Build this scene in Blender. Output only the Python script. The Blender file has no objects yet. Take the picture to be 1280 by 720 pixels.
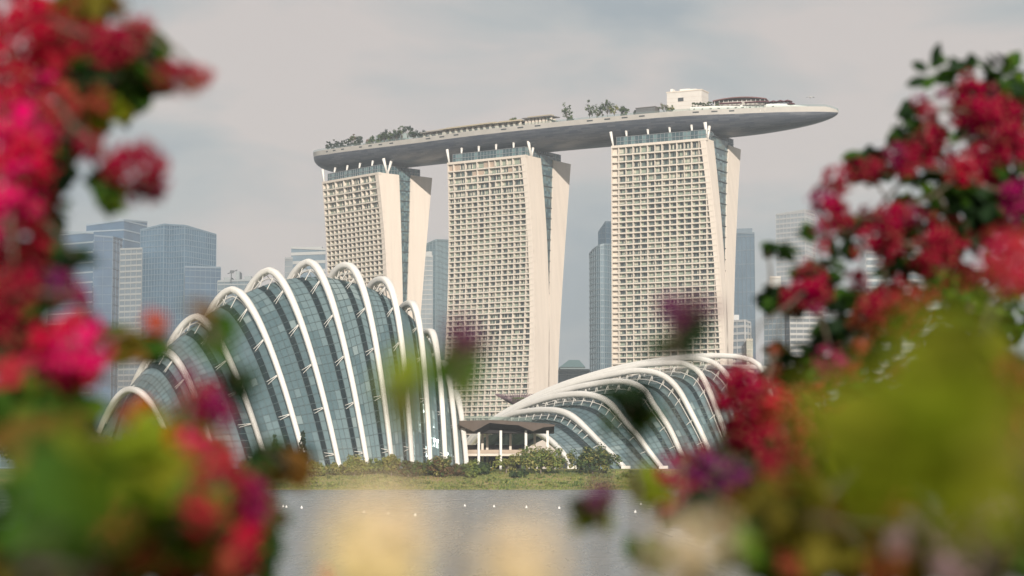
import bpy, math, random
import numpy as np
from mathutils import Vector, Matrix
R = math.radians
random.seed(7)
sc = bpy.context.scene
COL = sc.collection

# ------------------------------------------------------------------ camera, sky, sun, exposure
FPX = 2600.0; CAMZ = 3.0; PITCH = math.atan(237 / FPX)
cam = bpy.data.cameras.new('camera'); cam_o = bpy.data.objects.new('camera', cam); COL.objects.link(cam_o)
cam_o.location = (0, 0, CAMZ); cam_o.rotation_euler = (math.pi / 2 + PITCH, 0, 0)
cam.sensor_width = 36; cam.lens = 36 * FPX / 1280
cam.clip_start = 0.05; cam.clip_end = 20000
cam.dof.use_dof = True; cam.dof.focus_distance = 900; cam.dof.aperture_fstop = 3.1; cam.dof.aperture_blades = 0
sc.camera = cam_o

SUN_AZ = 10; SUN_EL = 20          # to the right of the view's back, degrees
sun_dir = Vector((math.sin(R(SUN_AZ)) * math.cos(R(SUN_EL)), -math.cos(R(SUN_AZ)) * math.cos(R(SUN_EL)), math.sin(R(SUN_EL))))
sl = bpy.data.lights.new('sun', 'SUN'); sl.energy = 4.6; sl.angle = R(0.6); sl.color = (1.0, 0.92, 0.82)
so = bpy.data.objects.new('sun', sl); COL.objects.link(so)
so.rotation_euler = sun_dir.to_track_quat('Z', 'Y').to_euler()

w = bpy.data.worlds.new('World'); sc.world = w; w.use_nodes = True
nt = w.node_tree; nt.nodes.clear()
N = nt.nodes.new; L = nt.links.new
wo = N('ShaderNodeOutputWorld'); sky = N('ShaderNodeTexSky'); sky.sky_type = 'NISHITA'; sky.sun_disc = False
sky.sun_elevation = R(SUN_EL); sky.sun_rotation = math.atan2(sun_dir.x, sun_dir.y)
sky.dust_density = 4.0; sky.air_density = 1.0
b1 = N('ShaderNodeBackground'); b1.inputs[1].default_value = 0.07; L(sky.outputs[0], b1.inputs[0])
tc = N('ShaderNodeTexCoord'); mp = N('ShaderNodeMapping'); mp.inputs['Scale'].default_value = (2.4, 2.4, 6.0); mp.inputs['Location'].default_value = (0.35, 0.1, 0.6)
mp.inputs['Rotation'].default_value = (0, R(-14), 0)
L(tc.outputs['Generated'], mp.inputs[0])
nz = N('ShaderNodeTexNoise'); nz.inputs['Scale'].default_value = 2.6; nz.inputs['Detail'].default_value = 5; nz.inputs['Roughness'].default_value = 0.48
nz.inputs['Distortion'].default_value = 0.3
L(mp.outputs[0], nz.inputs['Vector'])
cr = N('ShaderNodeValToRGB'); L(nz.outputs['Fac'], cr.inputs[0])
cr.color_ramp.elements[0].position = 0.40; cr.color_ramp.elements[0].color = (0.375, 0.42, 0.445, 1)
cr.color_ramp.elements[1].position = 0.62; cr.color_ramp.elements[1].color = (0.64, 0.575, 0.54, 1)
e = cr.color_ramp.elements.new(0.5); e.color = (0.485, 0.50, 0.495, 1)
b2 = N('ShaderNodeBackground'); b2.inputs[1].default_value = 1.0; L(cr.outputs[0], b2.inputs[0])
mx = N('ShaderNodeMixShader'); mx.inputs[0].default_value = 0.86; L(b1.outputs[0], mx.inputs[1]); L(b2.outputs[0], mx.inputs[2])
L(mx.outputs[0], wo.inputs[0])

sc.view_settings.view_transform = 'Standard'; sc.view_settings.look = 'None'
sc.view_settings.exposure = 0.06; sc.view_settings.gamma = 1; sc.view_settings.use_curve_mapping = False
cy = sc.cycles
cy.max_bounces = 6; cy.diffuse_bounces = 2; cy.glossy_bounces = 3; cy.transmission_bounces = 4
cy.transparent_max_bounces = 16; cy.volume_bounces = 1; cy.use_denoising = True; cy.caustics_reflective = False; cy.caustics_refractive = False
cy.sample_clamp_direct = 12; cy.sample_clamp_indirect = 4; cy.use_adaptive_sampling = True; cy.adaptive_threshold = 0.015

# ------------------------------------------------------------------ helpers
def ray(x, y):
    cp, sp = math.cos(PITCH), math.sin(PITCH)
    a = (x - 640) / FPX; b = (360 - y) / FPX
    d = Vector((a, cp - b * sp, sp + b * cp))
    return d / d.y
def P(x, y, Y):
    d = ray(x, y); return Vector((d.x * Y, Y, CAMZ + d.z * Y))
def V(*a): return Vector(a)
def lerp(a, b, t): return a + (b - a) * t

class MB:
    def __init__(s): s.v = []; s.f = []; s.m = []; s.uv = None
    def quad(s, a, b, c, d, m=0):
        i = len(s.v); s.v += [tuple(a), tuple(b), tuple(c), tuple(d)]; s.f.append((i, i+1, i+2, i+3)); s.m.append(m)
    def tri(s, a, b, c, m=0):
        i = len(s.v); s.v += [tuple(a), tuple(b), tuple(c)]; s.f.append((i, i+1, i+2)); s.m.append(m)
    def hexa(s, p, m=0):        # p: 8 points, bottom 4 (ccw) then top 4
        i = len(s.v); s.v += [tuple(q) for q in p]
        for f in ((0,3,2,1),(4,5,6,7),(0,1,5,4),(1,2,6,5),(2,3,7,6),(3,0,4,7)):
            s.f.append(tuple(i + k for k in f)); s.m.append(m)
    def box(s, o, ax, ay, az, m=0):   # corner o and three edge vectors
        o = Vector(o); s.hexa([o, o+ax, o+ax+ay, o+ay, o+az, o+ax+az, o+ax+ay+az, o+ay+az], m)
    def cbox(s, c, sx, sy, sz, rz=0, m=0):   # centred in xy, base at c.z
        ca, sa = math.cos(rz), math.sin(rz)
        ax = V(ca*sx, sa*sx, 0); ay = V(-sa*sy, ca*sy, 0)
        s.box(Vector(c) - ax/2 - ay/2, ax, ay, V(0,0,sz), m)
    def prism(s, foot, z0, z1, m=0):   # footprint ccw list of (x,y); z1 number or list
        n = len(foot); i = len(s.v)
        z1l = z1 if isinstance(z1, (list, tuple)) else [z1]*n
        s.v += [(p[0], p[1], z0) for p in foot] + [(p[0], p[1], z) for p, z in zip(foot, z1l)]
        s.f.append(tuple(i+k for k in range(n-1,-1,-1))); s.m.append(m)
        s.f.append(tuple(i+n+k for k in range(n))); s.m.append(m)
        for k in range(n):
            j = (k+1) % n; s.f.append((i+k, i+j, i+n+j, i+n+k)); s.m.append(m)
    def tube(s, pts, r, n=6, m=0, cap=True):
        pts = [Vector(p) for p in pts]; rs = r if isinstance(r, (list, tuple)) else [r]*len(pts)
        i = len(s.v); k = len(pts)
        for q, p in enumerate(pts):
            t = (pts[min(q+1, k-1)] - pts[max(q-1, 0)]).normalized()
            up = V(0,0,1) if abs(t.z) < .95 else V(1,0,0)
            a = t.cross(up).normalized(); b = a.cross(t)
            for j in range(n):
                th = 2*math.pi*j/n; s.v.append(tuple(p + (a*math.cos(th) + b*math.sin(th))*rs[q]))
        for q in range(k-1):
            for j in range(n):
                jj = (j+1) % n; s.f.append((i+q*n+j, i+q*n+jj, i+(q+1)*n+jj, i+(q+1)*n+j)); s.m.append(m)
        if cap:
            s.f.append(tuple(i+j for j in range(n-1,-1,-1))); s.m.append(m)
            s.f.append(tuple(i+(k-1)*n+j for j in range(n))); s.m.append(m)
    def sweep(s, pts, side, a, b, m=0, n=12, p=3.2):   # rounded-rectangle beam; a = half width along side, b = half depth
        pts = [Vector(q) for q in pts]; k = len(pts); i = len(s.v)
        for q, pt in enumerate(pts):
            t = (pts[min(q+1, k-1)] - pts[max(q-1, 0)]).normalized()
            sd = (side - t*side.dot(t)).normalized(); nn = sd.cross(t)
            aa = a[q] if isinstance(a, list) else a; bb = b[q] if isinstance(b, list) else b
            for j in range(n):
                th = 2*math.pi*(j+.5)/n; c, d = math.cos(th), math.sin(th)
                rr = (abs(c)**p + abs(d)**p) ** (-1/p)
                s.v.append(tuple(pt + sd*c*rr*aa + nn*d*rr*bb))
        for q in range(k-1):
            for j in range(n):
                jj = (j+1) % n; s.f.append((i+q*n+j, i+q*n+jj, i+(q+1)*n+jj, i+(q+1)*n+j)); s.m.append(m)
        s.f.append(tuple(i+j for j in range(n))); s.m.append(m)
        s.f.append(tuple(i+(k-1)*n+j for j in range(n))); s.m.append(m)
    def build(s, name, mats, parent=None, smooth=False, loc=None):
        me = bpy.data.meshes.new(name)
        off = Vector(loc) if loc is not None else (parent_world(parent) if parent else None)
        vs = s.v if off is None else [(p[0]-off.x, p[1]-off.y, p[2]-off.z) for p in s.v]
        me.from_pydata(vs, [], s.f)
        for mt in (mats if isinstance(mats, (list, tuple)) else [mats]): me.materials.append(mt)
        if any(s.m): me.polygons.foreach_set('material_index', s.m)
        if smooth: me.polygons.foreach_set('use_smooth', [True]*len(s.f))
        me.update()
        o = bpy.data.objects.new(name, me); COL.objects.link(o)
        if parent: o.parent = parent; 
        if loc is not None:
            o.location = loc if not parent else Vector(loc) - parent_world(parent)
        return o
def parent_world(p):
    v = Vector((0,0,0))
    while p: v += Vector(p.location); p = p.parent
    return v
def tag(o, label=None, cat=None, group=None, kind=None):
    if label: o['label'] = label
    if cat: o['category'] = cat
    if group: o['group'] = group
    if kind: o['kind'] = kind
    return o
def thing(name, loc, label, cat, group=None):
    o = bpy.data.objects.new(name, None); COL.objects.link(o); o.location = loc; o.empty_display_size = 1
    return tag(o, label, cat, group)

MATS = {}
def mat(name, col, rough=0.6, metal=0.0, var=0.0, vscale=1.0, bump=0.0, bscale=5.0, spec=0.5, trans=0.0, coat=0, stretch=1.0):
    if name in MATS: return MATS[name]
    m = bpy.data.materials.new(name); m.use_nodes = True; t = m.node_tree; b = t.nodes['Principled BSDF']
    b.inputs['Base Color'].default_value = (*col, 1); b.inputs['Roughness'].default_value = rough; b.inputs['Metallic'].default_value = metal
    b.inputs['Specular IOR Level'].default_value = spec; b.inputs['Coat Weight'].default_value = coat
    if var or bump:
        tc = t.nodes.new('ShaderNodeTexCoord')
    if var:
        n = t.nodes.new('ShaderNodeTexNoise'); n.inputs['Scale'].default_value = vscale; n.inputs['Detail'].default_value = 5; n.inputs['Roughness'].default_value = .6
        mp_ = t.nodes.new('ShaderNodeMapping'); mp_.inputs['Scale'].default_value = (1, 1, stretch); t.links.new(tc.outputs['Object'], mp_.inputs[0]); t.links.new(mp_.outputs[0], n.inputs['Vector'])
        r = t.nodes.new('ShaderNodeValToRGB'); t.links.new(n.outputs['Fac'], r.inputs[0])
        r.color_ramp.elements[0].position = .3; r.color_ramp.elements[1].position = .7
        r.color_ramp.elements[0].color = (*[max(0, c*(1-var)) for c in col], 1); r.color_ramp.elements[1].color = (*[min(1, c*(1+var)) for c in col], 1)
        t.links.new(r.outputs[0], b.inputs['Base Color'])
    if bump:
        n2 = t.nodes.new('ShaderNodeTexNoise'); n2.inputs['Scale'].default_value = bscale; n2.inputs['Detail'].default_value = 4
        t.links.new(tc.outputs['Object'], n2.inputs['Vector'])
        bp = t.nodes.new('ShaderNodeBump'); bp.inputs['Strength'].default_value = bump; t.links.new(n2.outputs['Fac'], bp.inputs['Height'])
        t.links.new(bp.outputs[0], b.inputs['Normal'])
    if trans:
        tr = t.nodes.new('ShaderNodeBsdfTranslucent'); tr.inputs[0].default_value = (*[min(1, c*1.3) for c in col], 1)
        ms = t.nodes.new('ShaderNodeMixShader'); ms.inputs[0].default_value = trans
        t.links.new(b.outputs[0], ms.inputs[1]); t.links.new(tr.outputs[0], ms.inputs[2]); t.links.new(ms.outputs[0], t.nodes['Material Output'].inputs[0])
    MATS[name] = m; return m
def see_glass(name, col, tint, clear=0.3, rough=0.06, metal=0.0):
    m = bpy.data.materials.new(name); m.use_nodes = True; t = m.node_tree; b = t.nodes['Principled BSDF']
    b.inputs['Base Color'].default_value = (*col, 1); b.inputs['Roughness'].default_value = rough; b.inputs['Metallic'].default_value = metal
    b.inputs['Specular IOR Level'].default_value = 1.0
    tc = t.nodes.new('ShaderNodeTexCoord')
    n2 = t.nodes.new('ShaderNodeTexNoise'); n2.inputs['Scale'].default_value = .35; n2.inputs['Detail'].default_value = 2
    t.links.new(tc.outputs['Object'], n2.inputs['Vector'])
    bp = t.nodes.new('ShaderNodeBump'); bp.inputs['Strength'].default_value = .25; bp.inputs['Distance'].default_value = .3; t.links.new(n2.outputs['Fac'], bp.inputs['Height'])
    t.links.new(bp.outputs[0], b.inputs['Normal'])
    tr = t.nodes.new('ShaderNodeBsdfTransparent'); tr.inputs[0].default_value = (*tint, 1)
    ms = t.nodes.new('ShaderNodeMixShader'); ms.inputs[0].default_value = clear
    t.links.new(b.outputs[0], ms.inputs[1]); t.links.new(tr.outputs[0], ms.inputs[2]); t.links.new(ms.outputs[0], t.nodes['Material Output'].inputs[0])
    return m

CREAM = mat('cream_concrete', (.74, .65, .56), .75, var=.06, vscale=.35, stretch=.06)
CREAM2 = mat('cream_slab', (.70, .62, .53), .75, var=.05, vscale=.4, stretch=.15)
TAN = mat('tan_screen', (.46, .36, .28), .8, var=.08, vscale=.5)
WHITE = mat('white_paint', (.82, .79, .74), .45, var=.04, vscale=.2)
WHITE2 = mat('white_steel', (.78, .75, .70), .5)
DGLASS = mat('dark_window', (.018, .028, .032), .12, spec=.8)
MGLASS = mat('grey_green_window', (.11, .145, .13), .15, spec=.8)
CURT = mat('curtained_window', (.30, .35, .28), .35)
CURT2 = mat('pale_curtain', (.55, .53, .44), .5)
TEAL = mat('teal_glass', (.045, .09, .105), .12, spec=.9)
TEALL = mat('light_teal_glass', (.13, .21, .22), .15, spec=.9)
STEEL = mat('grey_steel', (.30, .32, .33), .45, metal=.4)
DSTEEL = mat('dark_steel', (.06, .07, .075), .5)
LEAFD = mat('leaf_dark_green', (.030, .058, .016), .6, trans=.2)
LEAFM = mat('leaf_mid_green', (.09, .14, .028), .6, trans=.25)
LEAFL = mat('leaf_light_green', (.24, .28, .055), .6, trans=.3)
LEAFO = mat('leaf_olive', (.30, .28, .08), .6, trans=.3)
LEAFB = mat('leaf_brown', (.15, .085, .035), .7, trans=.2)
BARK = mat('bark', (.11, .085, .06), .9, var=.2, vscale=3, bump=.3)
BARKP = mat('pale_bark', (.25, .21, .17), .9, var=.2, vscale=3)

# ------------------------------------------------------------------ ground, water
def ground_mat():
    m = mat('bank_ground', (.13, .13, .05), .95)
    t = m.node_tree; b = t.nodes['Principled BSDF']; tc = t.nodes.new('ShaderNodeTexCoord')
    n = t.nodes.new('ShaderNodeTexNoise'); n.inputs['Scale'].default_value = .09; n.inputs['Detail'].default_value = 8; n.inputs['Roughness'].default_value = .65
    t.links.new(tc.outputs['Object'], n.inputs['Vector'])
    r = t.nodes.new('ShaderNodeValToRGB'); t.links.new(n.outputs['Fac'], r.inputs[0])
    es = r.color_ramp.elements; es[0].position = .38; es[0].color = (.13, .17, .035, 1); es[1].position = .62; es[1].color = (.36, .26, .12, 1)
    e = es.new(.5); e.color = (.25, .26, .07, 1)
    t.links.new(r.outputs[0], b.inputs['Base Color'])
    n2 = t.nodes.new('ShaderNodeTexNoise'); n2.inputs['Scale'].default_value = 1.5; n2.inputs['Detail'].default_value = 6
    t.links.new(tc.outputs['Object'], n2.inputs['Vector'])
    bp = t.nodes.new('ShaderNodeBump'); bp.inputs['Strength'].default_value = .8; t.links.new(n2.outputs['Fac'], bp.inputs['Height']); t.links.new(bp.outputs[0], b.inputs['Normal'])
    return m
GZ = 5.4
def gheight(x, y):
    prof = [(-100,1.3),(9,1.3),(15,-.8),(512,-.9),(518,-.35),(521,.25),(530,1.0),(543,2.9),(556,4.9),(566,GZ),(9000,GZ)]
    z = np.interp(y, [p[0] for p in prof], [p[1] for p in prof])
    if 515 < y < 566:
        yy = y + 1.2*math.sin(x*.11) + .8*math.sin(x*.31+1) + .5*math.sin(x*.83)
        z = np.interp(yy, [p[0] for p in prof], [p[1] for p in prof])
    return float(z)
g = MB()
xs = [-9000,-4000,-2000,-900,-400,-200] + [i*2.5 for i in range(-60,61)] + [200,400,900,2000,4000,9000]
xs = sorted(set(xs)); ys = [-100,-20,0,6,9,12,15,60,300,500,512,516] + [517+i*1.5 for i in range(34)] + [570,620,700,900,1300,2000,4000,9000]
for yv in ys:
    for xv in xs: g.v.append((xv, yv, gheight(xv, yv)))
nx = len(xs)
for j in range(len(ys)-1):
    for i in range(nx-1):
        a = j*nx+i; g.f.append((a, a+1, a+nx+1, a+nx)); g.m.append(0)
tag(g.build('ground', ground_mat(), smooth=True), kind='structure')

def water_mat():
    m = mat('reservoir_water', (.23, .245, .25), .25, spec=.5)
    t = m.node_tree; b = t.nodes['Principled BSDF']; b.inputs['IOR'].default_value = 1.33
    tc = t.nodes.new('ShaderNodeTexCoord')
    def noise(sc_, detail, rough=.6):
        mp = t.nodes.new('ShaderNodeMapping'); mp.inputs['Scale'].default_value = sc_; t.links.new(tc.outputs['Object'], mp.inputs[0])
        n = t.nodes.new('ShaderNodeTexNoise'); n.inputs['Scale'].default_value = 1.0; n.inputs['Detail'].default_value = detail; n.inputs['Roughness'].default_value = rough
        t.links.new(mp.outputs[0], n.inputs['Vector']); return n
    n1 = noise((.9, .35, 1), 4); n2 = noise((.35, .03, 1), 7, .7)
    rr = t.nodes.new('ShaderNodeMapRange'); rr.inputs[1].default_value = .36; rr.inputs[2].default_value = .64; rr.inputs[3].default_value = .15; rr.inputs[4].default_value = 1.0
    t.links.new(n2.outputs['Fac'], rr.inputs[0])
    bp = t.nodes.new('ShaderNodeBump'); bp.inputs['Distance'].default_value = .8
    t.links.new(rr.outputs[0], bp.inputs['Strength']); t.links.new(n1.outputs['Fac'], bp.inputs['Height']); t.links.new(bp.outputs[0], b.inputs['Normal'])
    r2 = t.nodes.new('ShaderNodeMapRange'); r2.inputs[1].default_value = .3; r2.inputs[2].default_value = .7; r2.inputs[3].default_value = .38; r2.inputs[4].default_value = .18
    t.links.new(n2.outputs['Fac'], r2.inputs[0]); t.links.new(r2.outputs[0], b.inputs['Roughness'])
    return m
ld_ = MB(); ld_.quad((-9000,720,GZ+.02),(9000,720,GZ+.02),(9000,9000,GZ+.02),(-9000,9000,GZ+.02))
tag(ld_.build('city_ground', mat('city_ground', (.050,.058,.045), .9, var=.4, vscale=.01)), kind='structure')
wv = MB(); wv.quad((-9000,11,0),(9000,11,0),(9000,530,0),(-9000,530,0))
tag(wv.build('water', water_mat()), kind='structure')

# ------------------------------------------------------------------ hotel towers
ZT = 190.5
def line_hit(P0, d, x, y):          # P0 + t d seen at pixel x,y -> t, z
    m = ray(x, y); t = (m.x*P0.y - P0.x) / (d.x - m.x*d.y); q = P0 + d*t
    return t, CAMZ + q.y*m.z
def at_z(x, y, z):
    d = ray(x, y); Y = (z-CAMZ)/d.z; return V(d.x*Y, Y, z)
class Edge:
    def __init__(s, zt, deg=2):
        zt = sorted(zt); s.z = [a for a, b in zt]; s.t = [b for a, b in zt]
        s.c = np.polyfit(s.z, s.t, min(deg, len(zt)-1))
    def __call__(s, z): return float(np.polyval(s.c, min(max(z, s.z[0]), s.z[-1])))
DECK = {}
TOWERS = []
def tower(idx, A, B, fl, fr, gl, gr, br, label, seed):
    rnd = random.Random(seed)
    a = at_z(*A, ZT); b = at_z(*B, ZT); a.z = b.z = 0
    u = (b-a); LEN = u.length; u.normalize(); v = V(-u.y, u.x, 0)
    if v.y < 0: v = -v
    W = Edge([(z, t) for t, z in (line_hit(a, v, x, y) for x, y in fl)], 3)
    zz = lambda x, y: line_hit(b, v, x, y)[1]
    S = Edge([(zz(x, y), line_hit(b + v*W(zz(x, y)), u, x, y)[0]) for x, y in fr])
    def ev(lst):
        out = []
        for x, y in lst:
            z = zz(x, y); out.append((z, line_hit(b + v*W(z) + u*S(z), v, x, y)[0]))
        return Edge(out)
    GL, GRt, BR = ev(gl), ev(gr), ev(br)
    zwedge = min(GL.z) if idx > 0 else -1e9
    fp = lambda z, s, d=0: V((a + u*s + v*(W(z)+d)).x, (a + u*s + v*(W(z)+d)).y, z)       # facade point at length s
    ep = lambda z, d, ins=0: fp(z, LEN + S(z) - ins, d)                                     # end wall point at depth d
    root = thing('hotel_tower', (a+u*LEN/2+v*20) + V(0,0,GZ), label, 'hotel tower', 'three leaning hotel towers under the long deck')
    TOWERS.append((a, b, u, v, LEN, W, BR(ZT)))
    # row levels
    zs = [ZT-1.0]
    for i in range(5): zs.append(zs[-1]-4.0)
    while zs[-1] > GZ+6: zs.append(zs[-1]-3.2)
    zs_dn = zs
    RD = 1.9; EI = 3.0
    # core
    lv = sorted(set([GZ] + zs_dn[::3] + [ZT]))
    c = MB()
    for z in lv:
        dB = BR(z)
        for q in (fp(z, .4, RD+.3), ep(z, RD+.3, EI), ep(z, dB-1.0, EI), fp(z, .4, dB-1.0)): c.v.append(tuple(q))
    for i in range(len(lv)-1):
        for k in range(4):
            kk = (k+1) % 4; c.f.append((i*4+k, i*4+kk, i*4+4+kk, i*4+4+k)); c.m.append(0)
    n = (len(lv)-1)*4; c.f.append((n, n+1, n+2, n+3)); c.m.append(0)
    c.build('core_wall', CREAM2, root)
    # end walls (two slabs) as thick lofts
    def endslab(d0, d1, name, top):
        e_ = MB(); l2 = sorted(set([GZ] + zs_dn[::2] + [top]))
        l2 = [z for z in l2 if d1(z) - d0(z) > .4]
        for z in l2:
            zq = min(z, ZT)
            for q in (ep(zq, d0(zq)), ep(zq, d1(zq)), ep(zq, d1(zq), 3.4), ep(zq, d0(zq), 3.4)): e_.v.append((q.x, q.y, z))
        for i in range(len(l2)-1):
            for k in range(4):
                kk = (k+1) % 4; e_.f.append((i*4+k, i*4+kk, i*4+4+kk, i*4+4+k)); e_.m.append(0)
        n = (len(l2)-1)*4; e_.f.append((n, n+1, n+2, n+3)); e_.m.append(0); e_.f.append((3,2,1,0)); e_.m.append(0)
        e_.build(name, CREAM, root)
    endslab(lambda z: 0, lambda z: GL(z), 'end_wall', ZT+.2)
    endslab(lambda z: GRt(z) + (.05 if z > zwedge else 0.02), lambda z: BR(z), 'end_wall', ZT+.9)
    # joint edge returns on the west slab, atrium glazing
    ag = MB(); mu = MB(); zz2 = [z for z in np.arange(ZT+3.5, max(zwedge, GZ), -1.6)]
    for i in range(len(zz2)-1):
        z1, z0 = zz2[i], zz2[i+1]; q1, q0 = min(z1, ZT), min(z0, ZT)
        if GRt(q0) - GL(q0) < .3: break
        A0, A1 = ep(q0, GL(q0)-.02, .7), ep(q0, GRt(q0)+.0, .7); B0, B1 = ep(q1, GL(q1)-.02, .7), ep(q1, GRt(q1)+.0, .7)
        A0.z = A1.z = z0; B0.z = B1.z = z1
        for k in range(5):
            t0, t1 = k/5, (k+1)/5
            ag.quad(A0.lerp(A1, t0), A0.lerp(A1, t1), B0.lerp(B1, t1), B0.lerp(B1, t0), rnd.choice([0,0,1,1,2]))
            p0, p1 = A0.lerp(A1, t0)+u*.12, B0.lerp(B1, t0)+u*.12
            mu.quad(p0, p0+v*.25, p1+v*.25, p1)
        if i % 4 == 0:
            mu.box(B0-v*.05+u*.02, (B1-B0)*1.0, u*.5, V(0,0,-.45), 0)
    ag.build('atrium_glazing', [TEAL, TEALL, MGLASS], root); mu.build('atrium_mullions', DSTEEL, root)
    # rows: slab + windows
    room = LEN/13.0
    suite = {}
    for r in range(len(zs_dn)-1):
        z1, z0 = zs_dn[r], zs_dn[r+1]
        full = LEN + S(z0)
        m = MB()
        top = ZT if r == 0 else z1+.05
        h = .72
        def slab(zt_, zb_):
            ln1 = LEN+S(min(zt_, ZT)); zt2 = min(zt_, ZT)
            m.hexa([fp(zb_, -.0, -.15), V(*fp(zb_, full-.02, -.15)), fp(zb_, full-.02, RD+.3), fp(zb_, 0, RD+.3),
                    V(*fp(zt2, 0, -.15).xy, zt_), V(*fp(zt2, full-.02, -.15).xy, zt_), V(*fp(zt2, full-.02, RD+.3).xy, zt_), V(*fp(zt2, 0, RD+.3).xy, zt_)])
        if r == 0: slab(ZT+.3, z1-.05)
        slab(z0+.0, z0-h)
        m.build('floor_slab', CREAM2, root)
        wb = MB(); nrm = int(math.ceil(full/room))
        for k in range(nrm):
            s0, s1 = k*room, min((k+1)*room, full-.6)
            if s1 - s0 < .6: continue
            d = RD + .05
            def cell(f0, f1, g0, g1, mi, dd=0):
                x0, x1 = lerp(s0, s1, f0), lerp(s0, s1, f1); za, zb = lerp(z0, z1-h*0, g0), lerp(z0, z1, g1)
                wb.quad(fp(za, x0, d-dd), fp(za, x1, d-dd), fp(zb, x1, d-dd), fp(zb, x0, d-dd), mi)
            zone = (math.sin(r*.45+idx*2)+math.sin(k*.7+idx*3+r*.12))*.2
            if r < 5 and idx == 1 and ((k//2)+r) % 3 == 0 and k < 11 and r < 2:
                cell(0,1,0,1,4,.6); continue
            if k == 0 and idx == 2: cell(0,1,0,1,5,.3); continue
            pr = rnd.random() + zone
            base = 2 if pr > (.45 if idx else .8) else 1
            if idx == 0 and pr < .55: base = 1
            cell(0,1,0,1,base)
            if idx == 2 and 9 <= r <= 14:
                if rnd.random() < .8: cell(.30, .68, .22, .74, 0, .05)
                continue
            if idx == 1 and 84 < z0 < 98:
                for q in range(3):
                    f_ = rnd.uniform(0, .7); cell(f_, f_+rnd.uniform(.15,.3), .1, rnd.uniform(.4,.9), rnd.choice([0,0,1]), .05)
                continue
            npn = 4
            for q in range(npn):
                x = rnd.random()
                if pr > .62: mi = 3 if x < .25 else None
                else: mi = 0 if x < .38 else (3 if x < .62 else None)
                if mi is not None: cell(.08+q*.22, .08+q*.22+.19, .12, .86, mi, .05)
            # glass balustrade seen at the front of the recess
            wb.quad(fp(z0, s0+.3, .25), fp(z0, s1-.3, .25), fp(z0+.55, s1-.3, .25), fp(z0+.55, s0+.3, .25), 6)
        wb.build('window_band', [DGLASS, MGLASS, CURT, CURT2, TAN, CREAM2, BAL], root)
        for k in range(nrm+1):
            suite[(r, k)] = (r < 5 and k % 2 == 0 and rnd.random() < (.8 if idx < 2 else 0)) or (idx == 1 and 84 < zs_dn[r+1] < 98)
    nk = int(math.ceil((LEN + max(S.t))/room))
    for k in range(nk+1):
        m = MB(); major = (k % 2 == 1) or k == 0
        for r in range(len(zs_dn)-1):
            z1, z0 = zs_dn[r], zs_dn[r+1]; full = LEN + S(z0); s = k*room
            if s > full-.5: continue
            t = .42 if major else .18; ins = RD-.5 if (suite.get((r, k)) and not major) else .02
            s0 = s if k == 0 else s - t/2
            m.hexa([fp(z0, s0, ins), fp(z0, s0+t, ins), fp(z0, s0+t, RD+.2), fp(z0, s0, RD+.2),
                    fp(z1, s0, ins), fp(z1, s0+t, ins), fp(z1, s0+t, RD+.2), fp(z1, s0, RD+.2)])
        if m.v: m.build('party_wall', CREAM2, root)
    # closing fin along the sloping right edge
    m = MB(); t = .9
    for r in range(len(zs_dn)-1):
        z1, z0 = zs_dn[r], zs_dn[r+1]
        m.hexa([ep(z0, -.1, t), ep(z0, -.1, 0), ep(z0, RD+.2, 0), ep(z0, RD+.2, t), ep(z1, -.1, t), ep(z1, -.1, 0), ep(z1, RD+.2, 0), ep(z1, RD+.2, t)])
    m.build('edge_wall', CREAM, root)
    # glazed roof storey
    rg = MB(); rm = MB(); dB = BR(ZT)
    c0 = [fp(ZT, 2, 3), fp(ZT, LEN-1.5, 3), fp(ZT, LEN-1.5, dB-8), fp(ZT, 2, dB-8)]
    z0, z1 = ZT+.3, ZT+5.6
    for k in range(4):
        p, q = c0[k], c0[(k+1) % 4]; dd = q-p; nseg = max(4, int(dd.length/2.2)); out = V(dd.y, -dd.x, 0).normalized()
        for j in range(nseg):
            s0, s1 = p+dd*(j/nseg), p+dd*((j+1)/nseg)
            rg.quad(V(s0.x,s0.y,z0), V(s1.x,s1.y,z0), V(s1.x,s1.y,z1), V(s0.x,s0.y,z1), rnd.choice([0,0,1]))
            rm.box(V(s0.x,s0.y,z0)+out*.03, dd.normalized()*.18, out*.2, V(0,0,z1-z0))
        for zq in (z0+2.4, z1-.25):
            rm.box(V(p.x,p.y,zq)+out*.06, dd, out*.25, V(0,0,.25))
    rg.quad(*[V(q.x,q.y,z1) for q in c0], 0)
    rg.build('roof_glazing', [TEAL, TEALL], root); rm.build('roof_mullions', STEEL, root)
    # slanted struts that carry the deck
    for k in range(4):
        s = 8 + (LEN-18)*k/3; p = fp(ZT, s, 3.6); st = MB()
        st.tube([p+V(0,0,5.5), p+v*1.5-u*1.0+V(0,0,9.0)], [.5,.8], 8); st.build('support_strut', WHITE2, root, smooth=True)
    for dv in (-3.2, 3.4):
        p = ep(ZT, GL(ZT)*.5, 1.4); st = MB(); st.tube([p+v*dv*.06+V(0,0,.1), p+v*dv+V(0,0,9.6)], [.6,1.0], 8); st.build('support_strut', WHITE, root, smooth=True)
    for dv in (-2.5, 3.0):
        p = ep(ZT, GL(ZT)+7, 3.2); st = MB(); st.tube([p+V(0,0,3.6), p+v*dv+V(0,0,8.5)], [.45,.8], 8); st.build('support_strut', STEEL, root, smooth=True)
    p = fp(ZT, .8, 1.0); st = MB(); st.tube([p+V(0,0,.1), p-u*1.6+V(0,0,8.5)], [.5,.9], 8); st.build('support_strut', WHITE, root, smooth=True)
BAL = see_glass('balustrade_glass', (.20,.25,.23), (.75,.85,.8), .55, .1)

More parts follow.
